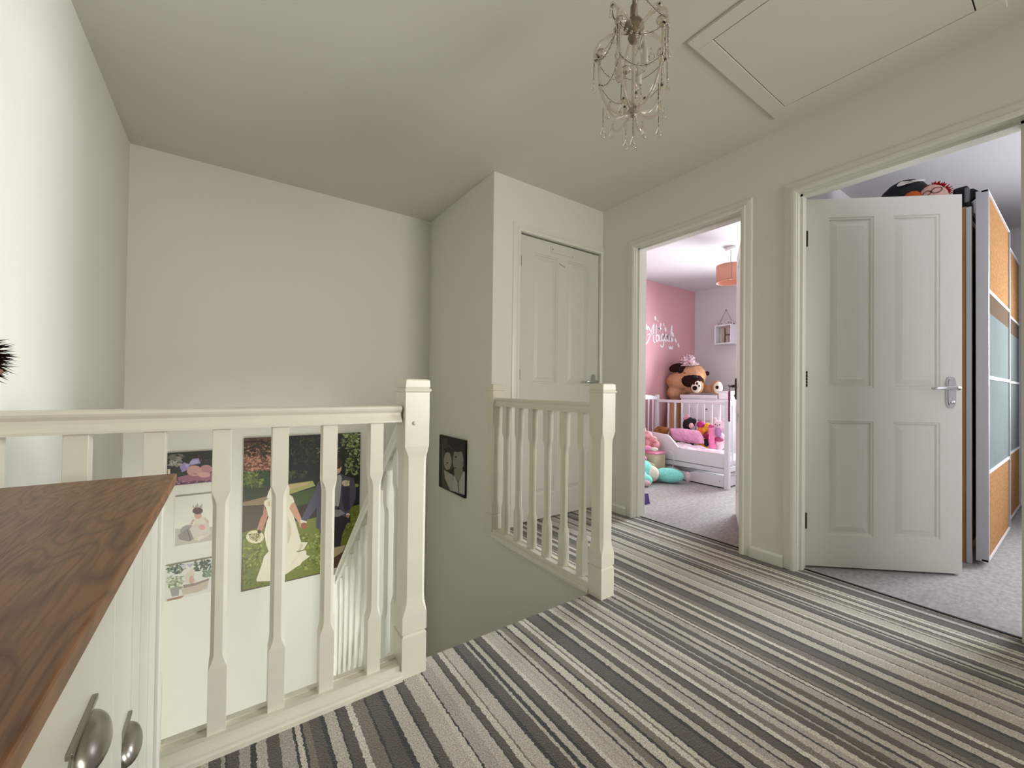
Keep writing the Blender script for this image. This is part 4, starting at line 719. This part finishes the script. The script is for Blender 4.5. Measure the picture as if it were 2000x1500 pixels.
for i, c in enumerate('LOVED'):
    y = 3.015-i*.045; Lm = MB(); W_ = flat('f4ecee'); h, w_ = .052, .032; X0, X1, Z = 5.618, 5.636, 1.868
    def bar(ya, za, yb, zb, th=.009):
        a = Vector((0, ya, za)); b = Vector((0, yb, zb)); d = (b-a).normalized(); n_ = Vector((0, -d.z, d.y))*th/2
        P = [a+n_, b+n_, b-n_, a-n_]; Lm.add([(X0, p.y, p.z) for p in P]+[(X1, p.y, p.z) for p in P], [(0, 1, 2, 3), (7, 6, 5, 4), (0, 4, 5, 1), (1, 5, 6, 2), (2, 6, 7, 3), (3, 7, 4, 0)], W_)
    L0, R0 = y+w_/2, y-w_/2   # seen from the door, left is +y
    if c == 'L': bar(L0, Z+h, L0, Z); bar(L0, Z, R0, Z)
    elif c == 'V': bar(L0, Z+h, y, Z); bar(y, Z, R0, Z+h)
    elif c == 'E': bar(L0, Z+h, L0, Z); [bar(L0, zz, R0, zz) for zz in (Z, Z+h/2, Z+h)]
    else:
        c0 = [(y+w_/2*math.cos(t), Z+h/2+h/2*math.sin(t)) for t in [2*math.pi*k/12 for k in range(13)]]
        if c == 'D': c0 = [(L0, Z), (L0, Z+h), (y, Z+h), (R0, Z+h*.7), (R0, Z+h*.3), (y, Z), (L0, Z)]
        for k in range(len(c0)-1): bar(*c0[k], *c0[k+1])
    Lm.build('letter', sg)
m = MB(); m.tube([(5.645, 3.02, 1.885), (5.645, 2.915, 2.085), (5.645, 2.815, 1.885)], .004, flat('c79aa4'), 6); m.build('string', sg)
m = MB(); m.tube([(5.65, 2.915, 2.083), (5.636, 2.915, 2.085)], .006, flat('5a3c3c'), 8); m.build('nail', sg)
# cot bed
ct = thing('cot_bed', (4.29, 2.65, 0), 'white slatted toddler cot bed with a dipped side panel', 'bed')
XA, XB, YA, YB = 3.98, 4.60, 2.035, 3.27
for x, y, h in ((XA, YA, .865), (XA, YB, .90), (XB, YA, .865), (XB, YB, .90)):
    m = MB(); m.box((x-.022, y-.022, 0), (x+.022, y+.022, h), WHITEP, .004); m.build('post', ct)
m = MB(); m.box((XB-.016, YA+.022, .805), (XB+.016, YB-.022, .84), WHITEP, .006).box((XB-.014, YA+.022, .19), (XB+.014, YB-.022, .235), WHITEP, .004); m.build('side_rail', ct)
m = MB(); m.box((XB-.007, YA+.115, .23), (XB+.007, YA+.137, .808), WHITEP, .003); sl = m.build('slat', ct)
for k in range(1, 11): copy_part(sl, (0, k*.094, 0), ct)
for Ye in (YA, YB):
    hh = .86 if Ye == YA else .885
    m = MB(); prof = [(XA+.02, hh-.045), (XB-.02, hh-.045), (XB-.02, hh-.015), (XB-.12, hh+.006), ((XA+XB)/2, hh+.016), (XA+.12, hh+.006), (XA+.02, hh-.015)]
    m.prism(prof, 'y', Ye-.012, Ye+.012, WHITEP); m.build('end_rail', ct); MB().box((XA+.02, Ye-.012, .17), (XB-.02, Ye+.012, .215), WHITEP).build('end_rail', ct)
    m = MB(); m.box((XA+.085, Ye-.006, .21), (XA+.107, Ye+.006, hh-.04), WHITEP, .003); s0 = m.build('slat', ct)
    for k in range(1, 6): copy_part(s0, (k*.087, 0, 0), ct)
m = MB(); prof = [(YA+.022, .205), (YA+.022, .342), (2.50, .342), (2.56, .352), (2.665, .455), (2.70, .470), (YB-.022, .500), (YB-.022, .205)]
m.prism(prof, 'x', XA-.010, XA+.010, WHITEP); m.build('side_panel', ct)
m = MB(); m.box((XA-.006, YA+.02, .150), (XA+.014, YB-.02, .196), WHITEP, .003); m.build('lower_rail', ct)
m = MB(); m.box((XA+.02, YA+.03, .195), (XB-.02, YB-.03, .205), WHITEP); m.build('base_board', ct)
dwr = MB(); pts = [(YA+.03, .015), (YB-.03, .015), (YB-.03, .125), (2.62, .125), (2.54, .100), (2.44, .100), (2.36, .125), (YA+.03, .125)]
dwr.prism(pts, 'x', XA-.006, XA+.012, WHITEP); dwr.box((XA+.012, YA+.03, .015), (XB-.04, YB-.03, .025), WHITEP).box((XA+.012, YA+.03, .025), (XB-.04, YA+.042, .11), WHITEP).box((XA+.012, YB-.042, .025), (XB-.04, YB-.03, .11), WHITEP)
dwr.tube([(XA-.006, YA+.07, .07), (XA-.009, YA+.07, .07)], .006, NICKEL, 8); dwr.build('drawer', ct)
PB = mat('pink_patterned_cotton', lin('e6a8c8'), .8, var=.16, vscale=22); PW = mat('white_pink_print_cotton', lin('f0dce6'), .8, var=.12, vscale=24)
mt = MB(); mt.box((XA+.03, YA+.03, .205), (XB-.03, YB-.03, .275), flat('eee6ea'), .015); tag(mt.build('mattress'), 'white mattress inside the cot bed', 'mattress')
def cushion(name, c, sx_, sy_, sz_, R, m_, label, cat, seed=0):
    mb = MB(); n = 18; v = []; f = []
    for s_ in (1, -1):
        for i in range(n+1):
            for j in range(n+1):
                u, w_ = i/n*2-1, j/n*2-1; e_ = (1-abs(u)**4)*(1-abs(w_)**4); pin = 1-.10*(u*u*w_*w_)
                p = Vector((u*sx_*(1-.06*(w_*w_))*1.0, w_*sy_*(1-.06*(u*u)), s_*sz_*max(e_, 0)**.55*(1+.12*noise.noise(Vector((u*2.5+seed, w_*2.5, s_))))))
                v.append(Vector(c)+R @ p)
    N = (n+1)**2
    for s_ in (0, 1):
        for i in range(n):
            for j in range(n):
                a = s_*N+i*(n+1)+j; q = (a, a+1, a+n+2, a+n+1); f.append(q if s_ else q[::-1])
    mb.add(v, f, m_, True); bmesh.ops.remove_doubles(mb.bm, verts=mb.bm.verts[:], dist=.0004)
    return tag(mb.build(name), label, cat)
cushion('pillow', (4.36, 2.70, .435), .085, .22, .045, rotxyz(0, 62, -8), PB, 'pink patterned pillow propped against the cot slats', 'pillow')
bl = MB(); n = 40; v = []; f = []
for i in range(n+1):
    for j in range(n+1):
        x = XA+.03+(XB-XA-.25)*i/n; y = 2.42+.46*j/n
        z = .285+.055*max(0, 1-abs((x-4.2)/.26)**3)*max(0, 1-abs((y-2.64)/.25)**3)+.028*noise.noise(Vector((x*13, y*11, 0)))+.014*noise.noise(Vector((x*31, y*27, 3)))
        v.append((x, y, max(z, .279)))
f = [(i*(n+1)+j, (i+1)*(n+1)+j, (i+1)*(n+1)+j+1, i*(n+1)+j+1) for i in range(n) for j in range(n)]
bl.add(v, f, PW, True); o = bl.build('blanket'); md = o.modifiers.new('t', 'SOLIDIFY'); md.thickness = .006; md.offset = 1
tag(o, 'rumpled white and pink duvet on the cot mattress', 'bedding')
cushion('folded_blanket', (4.15, 2.25, .31), .11, .15, .035, rotz(6), mat('pink_white_muslin', lin('e9bccb'), .85, var=.2, vscale=16), 'folded pink blanket at the near end of the cot', 'bedding', 5)
# plush helper: body parts merged to one surface, patches and features as children
def plushy(name, label, parts, col, remesh=.008, feats=(), cat='soft toy', smoothit=2):
    m = MB()
    for p in parts:
        if p[0] == 'b': between(p[1], p[2], p[3], col, m)
        else: m.ell(p[1], p[2], col, p[3] if len(p) > 3 else None)
    o = m.build('body_mesh'); lo = o.location.copy()
    root = thing(name, lo, label, cat)
    o.name = 'body'; o.parent = root; o.location = (0, 0, 0); OFF[o.name] = Vector(lo)
    md = o.modifiers.new('skin', 'REMESH'); md.mode = 'VOXEL'; md.voxel_size = remesh; md.use_smooth_shade = True
    if smoothit: m2 = o.modifiers.new('soften', 'SMOOTH'); m2.iterations = smoothit; m2.factor = .5
    for nm, lst, c in feats:
        m = MB()
        for p in lst:
            if p[0] == 'b': between(p[1], p[2], p[3], c, m)
            else: m.ell(p[1], p[2], c, p[3] if len(p) > 3 else None, 12)
        m.build(nm, root)
    return root
BRN = plush('caramel_dog_plush', 'b98a68'); DBR = plush('dark_brown_plush', '2c1814'); CRM = plush('cream_plush', 'eadfce')
FL = mat('floral_hat_cotton', lin('b89aa0'), .8, var=.9, vscale=42)
# changing unit behind the cot
du = thing('changing_unit', (5.05, 2.77, 0), 'white changing unit with drawers behind the cot bed', 'dresser')
m = MB(); m.box((4.87, 2.43, .03), (5.32, 3.10, .86), WHITEP, .004); m.box((4.90, 2.45, 0), (5.30, 3.08, .03), WHITEP); m.build('body', du)
m = MB(); m.box((4.862, 2.625, .86), (4.88, 3.11, .905), WHITEP, .004).box((5.30, 2.625, .86), (5.318, 3.11, .905), WHITEP, .004).box((4.87, 2.62, .86), (5.31, 2.638, .905), WHITEP, .003).box((4.87, 3.095, .86), (5.31, 3.113, .905), WHITEP, .003); m.build('tray_rim', du)
for z in (.05, .32, .59):
    m = MB(); m.box((4.858, 2.44, z), (4.872, 3.09, z+.255), WHITEP, .003); d_ = m.build('drawer', du)
    for y in (2.74, 2.965): m = MB(); m.lathe([(0, .016), (.012, .014), (.012, .006), (.006, 0)], (4.858, y, z+.14), flat('7a6a70'), 12, axis=(-1, 0, 0)); m.build('knob', d_)
sbx = thing('storage_box', (4.95, 2.53, .862), 'small white patterned box on the changing unit beside the dog plush', 'box')
m = MB(); m.box((4.88, 2.455, .862), (5.02, 2.605, .945), mat('patterned_white_card', lin('e6dce0'), .7, var=.14, vscale=50), .003); m.build('box_body', sbx); m = MB(); m.box((4.875, 2.45, .945), (5.025, 2.61, .958), WHITEP, .002); m.build('lid', sbx)
# giant dog plush
dgc = (5.10, 3.13, 1.155)
plushy('plush_dog', 'giant caramel plush dog slumped over the changing unit in the corner', [
    ('e', (5.02, 3.245, .46), (.19, .125, .45)), ('e', (5.05, 3.255, .93), (.20, .12, .12)), ('e', dgc, (.20, .225, .185)), ('e', (4.98, 3.21, 1.08), (.13, .17, .12)), ('e', (5.02, 3.04, 1.12), (.14, .16, .10)),
    ('b', (5.08, 3.16, .985), (4.975, 2.965, 1.000), .070), ('e', (4.955, 2.925, 1.012), (.060, .082, .096)), ('b', (5.20, 3.08, .985), (5.17, 2.80, .985), .060), ('e', (5.155, 2.775, 1.0), (.055, .075, .095)),
    ('e', (5.0, 3.25, .12), (.19, .12, .12))], BRN, .012, [
    ('muzzle', [('e', (4.975, 3.010, 1.090), (.125, .150, .092), rotxyz(0, 0, 0))], DBR), ('nose', [('e', (4.915, 2.93, 1.13), (.03, .035, .022))], BLACK),
    ('eye', [('e', (4.925, 3.09, 1.190), (.012, .026, .010))], BLACK),
    ('ear', [('e', (4.925, 3.195, 1.262), (.030, .112, .062), rotxyz(-8, 0, 10)), ('e', (4.912, 3.14, 1.235), (.030, .05, .05))], DBR), ('ear', [('e', (5.20, 2.935, 1.19), (.05, .025, .03))], DBR),
    ('paw_pad', [('e', (4.915, 2.915, 1.012), (.035, .068, .082))], CRM), ('paw_pad', [('e', (5.125, 2.745, 1.0), (.045, .055, .075))], CRM),
    ('paw_print', [('e', (4.882, 2.915, .992), (.008, .033, .030))], DBR), ('toe_print', [('e', (4.884, 2.928, 1.052), (.008, .015, .018))], DBR), ('toe_print', [('e', (4.886, 2.889, 1.050), (.008, .013, .017))], DBR), ('toe_print', [('e', (4.892, 2.862, 1.020), (.008, .010, .014))], DBR),
    ('paw_print', [('e', (5.082, 2.735, 1.005), (.010, .022, .022))], DBR)])
hat = thing('sun_hat', (5.06, 3.125, 1.31), 'small floral sun hat on the head of the giant plush dog', 'hat')
m = MB(); Rh = rotxyz(8, -10, 0); prof = [(.150, .0), (.142, .012), (.112, .030), (.102, .05), (.094, .10), (.07, .128), (.03, .140), (0, .142)]
m.lathe(prof, (5.06, 3.125, 1.305), FL, 28, axis=(-.14, -.05, 1)); m.build('crown', hat)
m = MB(); m.ell((5.0, 3.05, 1.335), (.03, .035, .02), flat('d9a8b4')); m.ell((4.98, 3.01, 1.325), (.02, .03, .02), flat('e8c8cc')); m.build('bow', hat)
# toys in the cot
plushy('plush_bear', 'brown teddy bear lying at the headboard end of the cot', [('e', (4.38, 3.06, .40), (.07, .10, .12)), ('e', (4.36, 3.0, .47), (.055, .06, .045)), ('e', (4.36, 2.95, .49), (.016, .02, .02))], plush('brown_bear_plush', '8f5f38'), .007, [('ear', [('e', (4.34, 2.945, .495), (.012, .018, .018))], plush('light_brown_plush', 'a8794f')), ('eye', [('e', (4.31, 3.02, .48), (.006, .006, .006))], BLACK)])
plushy('plush_doll', 'black soft doll with a pink bow standing behind the cot slats', [('e', (4.50, 2.745, .39), (.05, .06, .11)), ('e', (4.50, 2.745, .57), (.05, .06, .075)), ('e', (4.50, 2.805, .545), (.03, .028, .07)), ('e', (4.50, 2.69, .60), (.025, .025, .035))], BLACK, .008, [('bow', [('e', (4.48, 2.765, .645), (.02, .022, .030)), ('e', (4.48, 2.79, .625), (.02, .025, .018))], flat('d88aa0')), ('face', [('e', (4.455, 2.70, .545), (.018, .03, .035))], flat('e8b8b8'))])
plushy('plush_doll', 'orange and yellow soft doll with a magenta spotted cap in the cot', [('e', (4.50, 2.575, .34), (.045, .06, .07)), ('e', (4.50, 2.59, .50), (.045, .05, .07)), ('e', (4.50, 2.53, .54), (.04, .032, .055))], plush('yellow_orange_plush', 'e0a83c', .3, 25), .008, [('cap', [('e', (4.485, 2.60, .565), (.045, .045, .045))], mat('magenta_dotted', lin('b03070'), .8, var=.6, vscale=60)), ('orange_patch', [('e', (4.458, 2.595, .49), (.015, .035, .05))], plush('orange_plush', 'e8803c')), ('skirt', [('e', (4.49, 2.525, .445), (.05, .04, .045))], flat('8c1c48')), ('boots', [('e', (4.48, 2.525, .37), (.04, .035, .05))], BLACK)])
plushy('plush_cat', 'pink and white plush cat with a lilac front sitting in the cot', [('e', (4.50, 2.385, .40), (.05, .065, .10)), ('e', (4.50, 2.388, .575), (.05, .07, .055)), ('e', (4.50, 2.44, .63), (.015, .02, .03)), ('e', (4.50, 2.34, .63), (.015, .02, .03)), ('e', (4.49, 2.31, .53), (.02, .02, .05))], plush('pale_pink_plush', 'f0d4dc'), .007, [('front_patch', [('e', (4.462, 2.385, .50), (.02, .04, .055))], flat('b98cb8')), ('eye', [('e', (4.452, 2.41, .585), (.006, .006, .008))], BLACK), ('eye', [('e', (4.452, 2.365, .585), (.006, .006, .008))], BLACK), ('nose', [('e', (4.449, 2.388, .572), (.005, .006, .005))], BLACK), ('skirt', [('e', (4.47, 2.38, .42), (.04, .05, .03))], flat('a84870'))])
plushy('plush_figure', 'bright pink soft figure between the doll and the cat in the cot', [('e', (4.41, 2.43, .42), (.035, .033, .09)), ('e', (4.41, 2.435, .53), (.03, .03, .045)), ('e', (4.41, 2.42, .34), (.035, .038, .05))], plush('hot_pink_plush', 'ee86b4'), .007, [('hood', [('e', (4.41, 2.437, .562), (.03, .028, .022))], flat('c04878'))])
# floor toys and stool
MINT = plush('mint_plush', '8fe0d2'); 
plushy('plush_elephant', 'large mint green plush animal with a cream belly lying on the nursery floor', [
    ('e', (3.57, 2.72, .115), (.13, .15, .113)), ('e', (3.45, 2.80, .13), (.12, .10, .10)), ('b', (3.66, 2.60, .085), (3.80, 2.42, .080), .078), ('e', (3.42, 2.57, .062), (.07, .085, .06)), ('b', (3.46, 2.66, .09), (3.42, 2.58, .07), .06)], MINT, .010, [
    ('belly_patch', [('e', (3.585, 2.605, .098), (.075, .075, .082))], CRM), ('foot_pad', [('e', (3.395, 2.525, .045), (.05, .04, .036))], flat('d8b8b8')), ('foot_pad', [('e', (3.845, 2.365, .08), (.028, .035, .055), rotz(-35))], flat('c8b0b4')),
    ('eye', [('e', (3.50, 2.625, .150), (.010, .010, .010))], BLACK), ('ribbon', [('b', (3.56, 2.66, .205), (3.62, 2.60, .185), .012)], flat('c8b49c'))])
sto = thing('storage_stool', (3.80, 2.79, 0), 'beige box stool with a pink lid beside the cot', 'stool')
m = MB(); m.box((3.72, 2.665, .0), (3.90, 2.93, .27), mat('beige_card', lin('c9b896'), .8)); m.build('stool_body', sto)
m = MB(); m.box((3.712, 2.655, .27), (3.908, 2.94, .292), flat('d888a0'), .006); m.build('lid', sto)
plushy('plush_monkey', 'bright pink long-limbed plush hanging over the stool', [('e', (3.70, 2.86, .40), (.05, .06, .07)), ('b', (3.675, 2.84, .36), (3.655, 2.81, .25), .028), ('b', (3.655, 2.81, .27), (3.645, 2.72, .225), .024), ('b', (3.71, 2.82, .335), (3.715, 2.70, .330), .028), ('e', (3.72, 2.87, .345), (.06, .05, .05))], plush('candy_pink_plush', 'f0a0c0'), .006, [('foot', [('e', (3.712, 2.665, .332), (.022, .045, .022))], CRM), ('heart_patch', [('e', (3.655, 2.85, .40), (.010, .02, .02))], flat('e07090'))])
plushy('plush_rabbit', 'peach and rose plush slumped against the cot panel above the stool', [('e', (3.84, 2.86, .36), (.06, .07, .066)), ('e', (3.83, 2.84, .455), (.05, .055, .05)), ('e', (3.85, 2.78, .42), (.035, .045, .03)), ('e', (3.86, 2.75, .36), (.035, .04, .05)), ('e', (3.82, 2.89, .51), (.03, .03, .05))], plush('peach_rose_plush', 'e0a8a4', .25, 20), .007, [('arm_patch', [('e', (3.83, 2.755, .40), (.022, .025, .022))], flat('c88888'))])
m = MB(); m.tube(bez([(3.90, 2.64, .30), (3.93, 2.55, .33), (3.93, 2.57, .15), (3.92, 2.60, .11)], 14), .004, flat('d8d0d0'), 6); o = m.build('cord_loop'); tag(o, 'pale cord loop hanging beside the stool', 'cord')
tr = thing('toy_basket', (2.87, 2.165, .004), 'small purple and red toy just inside the nursery doorway', 'toy')
m = MB(); m.prism([(2.135, .004), (2.24, .004), (2.22, .07), (2.155, .085)], 'x', 2.82, 2.92, flat('43246a')); m.build('base', tr)
m = MB(); m.ell((2.86, 2.19, .11), (.03, .03, .035), flat('b02050')); m.ell((2.86, 2.165, .10), (.012, .01, .015), flat('d83848')); m.ell((2.86, 2.20, .145), (.015, .015, .02), flat('c83060')); m.build('figure', tr)
# beads on the nursery door handle
bd = MB(); Pk = mat('burgundy_pink_beads', lin('8c3458'), .5, var=.5, vscale=90)
hx = M2 @ Vector((.690-.075, .036+.052, .985))
for s_ in (-1, 1):
    for k in range(20): bd.ell((hx.x+s_*.004, hx.y+s_*.004, hx.z-.045-k*.0115), (.0075, .0075, .0065), Pk, n=7)
bd.tube([(hx.x-.004, hx.y-.004, hx.z-.045), (hx.x, hx.y, hx.z+.008), (hx.x+.004, hx.y+.004, hx.z-.045)], .0015, Pk, 5)
tag(bd.build('bead_necklace'), 'burgundy bead string hanging from the dark handle of the nursery door', 'beads')
# ---------------------------------------------------------------- bedroom with the wardrobe
wd = thing('wardrobe', (4.45, .70, 0), 'oak wardrobe with silver framed sliding doors and frosted glass panels', 'wardrobe')
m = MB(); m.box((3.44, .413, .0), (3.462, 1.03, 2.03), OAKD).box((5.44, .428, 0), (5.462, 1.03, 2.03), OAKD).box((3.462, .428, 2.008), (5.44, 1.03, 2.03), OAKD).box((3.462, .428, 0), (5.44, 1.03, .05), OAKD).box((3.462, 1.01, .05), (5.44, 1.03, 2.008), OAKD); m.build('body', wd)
m = MB(); m.box((3.434, .393, .005), (3.472, .4128, 2.022), SILVER).box((3.472, .400, 2.0), (5.46, .4128, 2.03), SILVER); m.build('track_frame', wd)
def sliding(x0, x1, yf, zt, zb=.03):
    m = MB(); t = .026; fw_ = .028
    m.box((x0, yf, zb), (x0+fw_, yf+t+.022, zt), SILVER, .002).box((x1-fw_, yf, zb), (x1, yf+t, zt), SILVER, .002).box((x0, yf+.001, zt-.012), (x1, yf+t, zt), WHITEP).box((x0, yf+.001, zb), (x1, yf+t, zb+.012), WHITEP)
    d_ = m.build('sliding_door', wd)
    a, b = x0+fw_, x1-fw_
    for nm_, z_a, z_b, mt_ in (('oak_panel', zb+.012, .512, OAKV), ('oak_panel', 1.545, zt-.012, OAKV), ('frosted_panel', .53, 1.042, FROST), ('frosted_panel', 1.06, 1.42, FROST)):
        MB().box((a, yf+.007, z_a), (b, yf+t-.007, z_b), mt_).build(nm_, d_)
    m = MB(); m.box((a, yf+.007, 1.42), (b, yf+t-.007, 1.53), mat('reflective_strip', lin('6d5c4e'), .9, spec=0)); m.build('mirror_strip', d_)
    for z in (.512, 1.042, 1.530): MB().box((a, yf+.002, z), (b, yf+t-.002, z+.018), WHITEP).build('glazing_bar', d_)
sliding(3.44, 4.47, .330, 2.10); sliding(4.48, 5.46, .350, 2.055)
# things on the wardrobe
CAPM = mat('black_cap_cotton', (.008, .008, .011), .75, bump=(260, .2))
cpz = 2.031
cap = thing('baseball_cap', (3.62, .72, cpz), 'black cap with a white tick mark on top of the wardrobe', 'cap')
m = MB(); v = []; f = []
m.lathe([(.140, .0), (.143, .07), (.136, .13), (.114, .19), (.078, .232), (.038, .254), (0, .261)], (3.632, .722, cpz+.06), CAPM, 32, axis=(-.12, -.12, 1)); m.build('crown', cap)
m = MB(); nseg = 16; v = []
for i in range(nseg+1):
    a = math.pi*(i/nseg); yy = .66-.10*math.sin(a); xx = 3.615-.10*math.cos(a)
    v += [(3.615-.10*math.cos(a), .655, cpz+.205-.03*abs(math.cos(a))), (xx, yy, cpz+.175-.035*abs(math.cos(a)))]
m.add(v, [(2*i, 2*i+1, 2*i+3, 2*i+2) for i in range(nseg)], CAPM, True); o = m.build('peak', cap); md = o.modifiers.new('t', 'SOLIDIFY'); md.thickness = .006
m = MB(); sw = [(.713, 2.318), (.719, 2.305), (.715, 2.296), (.704, 2.292), (.690, 2.294), (.645, 2.307), (.606, 2.322), (.650, 2.3145), (.684, 2.310), (.694, 2.312), (.699, 2.318), (.700, 2.330)]
axx = Vector((-.12, -.12, 1)).normalized()
q_ = Vector((0, 0, 1)).rotation_difference(axx)
def on_crown(y, z):
    # nearest point of the crown surface in front of (y,z), pushed 2 mm out
    c0 = Vector((3.632, .722, cpz+.06)); prof = [(.140, .0), (.143, .07), (.136, .13), (.114, .19), (.078, .232), (.038, .254), (0, .261)]
    x = 3.62
    for it in range(60):
        p = q_.inverted() @ (Vector((x, y, z))-c0); h = p.z
        r = 0
        for (r0, z0), (r1, z1) in zip(prof, prof[1:]):
            if z0 <= h <= z1: r = r0+(r1-r0)*(h-z0)/(z1-z0)
        if math.hypot(p.x, p.y) >= r+.014: break
        x -= .004
    return (x, y, z)
pts = smooth([(a, b) for a, b in sw+[sw[0]]], 3)
m.add([on_crown(p[0], p[1]-.012) for p in pts[:-1]], [list(range(len(pts)-1))], flat('ece8e0')); bmesh.ops.triangulate(m.bm, faces=m.bm.faces[:], ngon_method='EAR_CLIP'); o = m.build('tick_logo', cap, recalc=False); md = o.modifiers.new('t', 'SOLIDIFY'); md.thickness = .003; md.offset = 0
tag(MB().ell((3.474, .645, cpz+.094), (.030, .060, .094), plush('orange_toy_plush', 'c8622c')).build('orange_ball'), 'orange soft ball tucked under the black cap', 'toy')
rp = thing('round_cushion', (3.50, .552, cpz), 'round pink cushion standing in for a red-haired toy face, with a red fringed edge and looping dark lines on the wardrobe', 'cushion')  # plain cushion built in place of a red-haired toy face
m = MB(); m.ell((3.50, .552, cpz+.102), (.040, .068, .102), plush('pale_pink_felt', 'e0b4a8'), rotxyz(-14, 0, 0), 20); m.build('pad', rp)
m = MB()
for k in range(60):
    t = math.radians(-30+k*3.9); t2 = t
    c = Vector((3.505+random.uniform(-.012, .010), .552+.064*math.cos(t), cpz+.102+.098*math.sin(t))); d = Vector((0, math.cos(t), math.sin(t)))
    m.tube([c-d*.012, c+d*random.uniform(.010, .022)+Vector((0, random.uniform(-.006, .006), 0))], [.007, .0015], plush('red_fringe', '9c1420') if k == 0 else bpy.data.materials['red_fringe'], 5)
fr_ = m.build('fringe', rp); fr_['kind'] = 'stuff'
m = MB()
for cy2, cz2, r_ in ((.535, cpz+.150, .022), (.578, cpz+.145, .018)):
    m.tube([(3.50-.040*math.sqrt(max(0, 1-((cy2+r_*math.cos(t)-.552)/.068)**2-((cz2+r_*.8*math.sin(t)-cpz-.102)/.102)**2))-.003, cy2+r_*math.cos(t), cz2+r_*.8*math.sin(t)) for t in [2*math.pi*i/20 for i in range(20)]], .0022, flat('4a2418'), 5, closed=True)
m.build('stitched_loops', rp)
bb = thing('black_bag', (3.62, .455, cpz), 'black fabric bag with a grey clip and a pointed flap on the wardrobe edge', 'bag')
m = MB(); m.box((3.52, .415, cpz), (3.72, .478, cpz+.150), BLACK, .012); m.build('bag_body', bb)
m = MB(); m.box((3.47, .405, cpz+.030), (3.50, .425, cpz+.120), flat('6a686c'), .006); m.tube([(3.475, .412, cpz+.03), (3.475, .406, cpz+.005)], .012, BLACK, 8); m.build('grey_clip', bb)
m = MB(); m.add([(3.50, .405, cpz+.115), (3.50, .392, cpz+.112), (3.49, .362, cpz+.076), (3.50, .405, cpz+.045), (3.53, .405, cpz+.115), (3.53, .392, cpz+.110), (3.52, .362, cpz+.074), (3.53, .405, cpz+.045)], [(0, 1, 2, 3), (7, 6, 5, 4), (0, 4, 5, 1), (1, 5, 6, 2), (2, 6, 7, 3), (3, 7, 4, 0)], BLACK); m.build('flap', bb)
cu = MB(); v = []; n = 24
for i in range(n+1):
    y = .045+.15*i/n; x = 5.60+.015*math.sin(i*1.4); v += [(x, y-.06*(i/n)*0, 2.25-.30*(i/n)*0), (x, y, 1.62)]
cu.add(v, [(2*i, 2*i+1, 2*i+3, 2*i+2) for i in range(n)], BLACK, True); o = cu.build('curtain'); md = o.modifiers.new('t', 'SOLIDIFY'); md.thickness = .006
tag(o, 'narrow black curtain beyond the wardrobe', 'curtain')
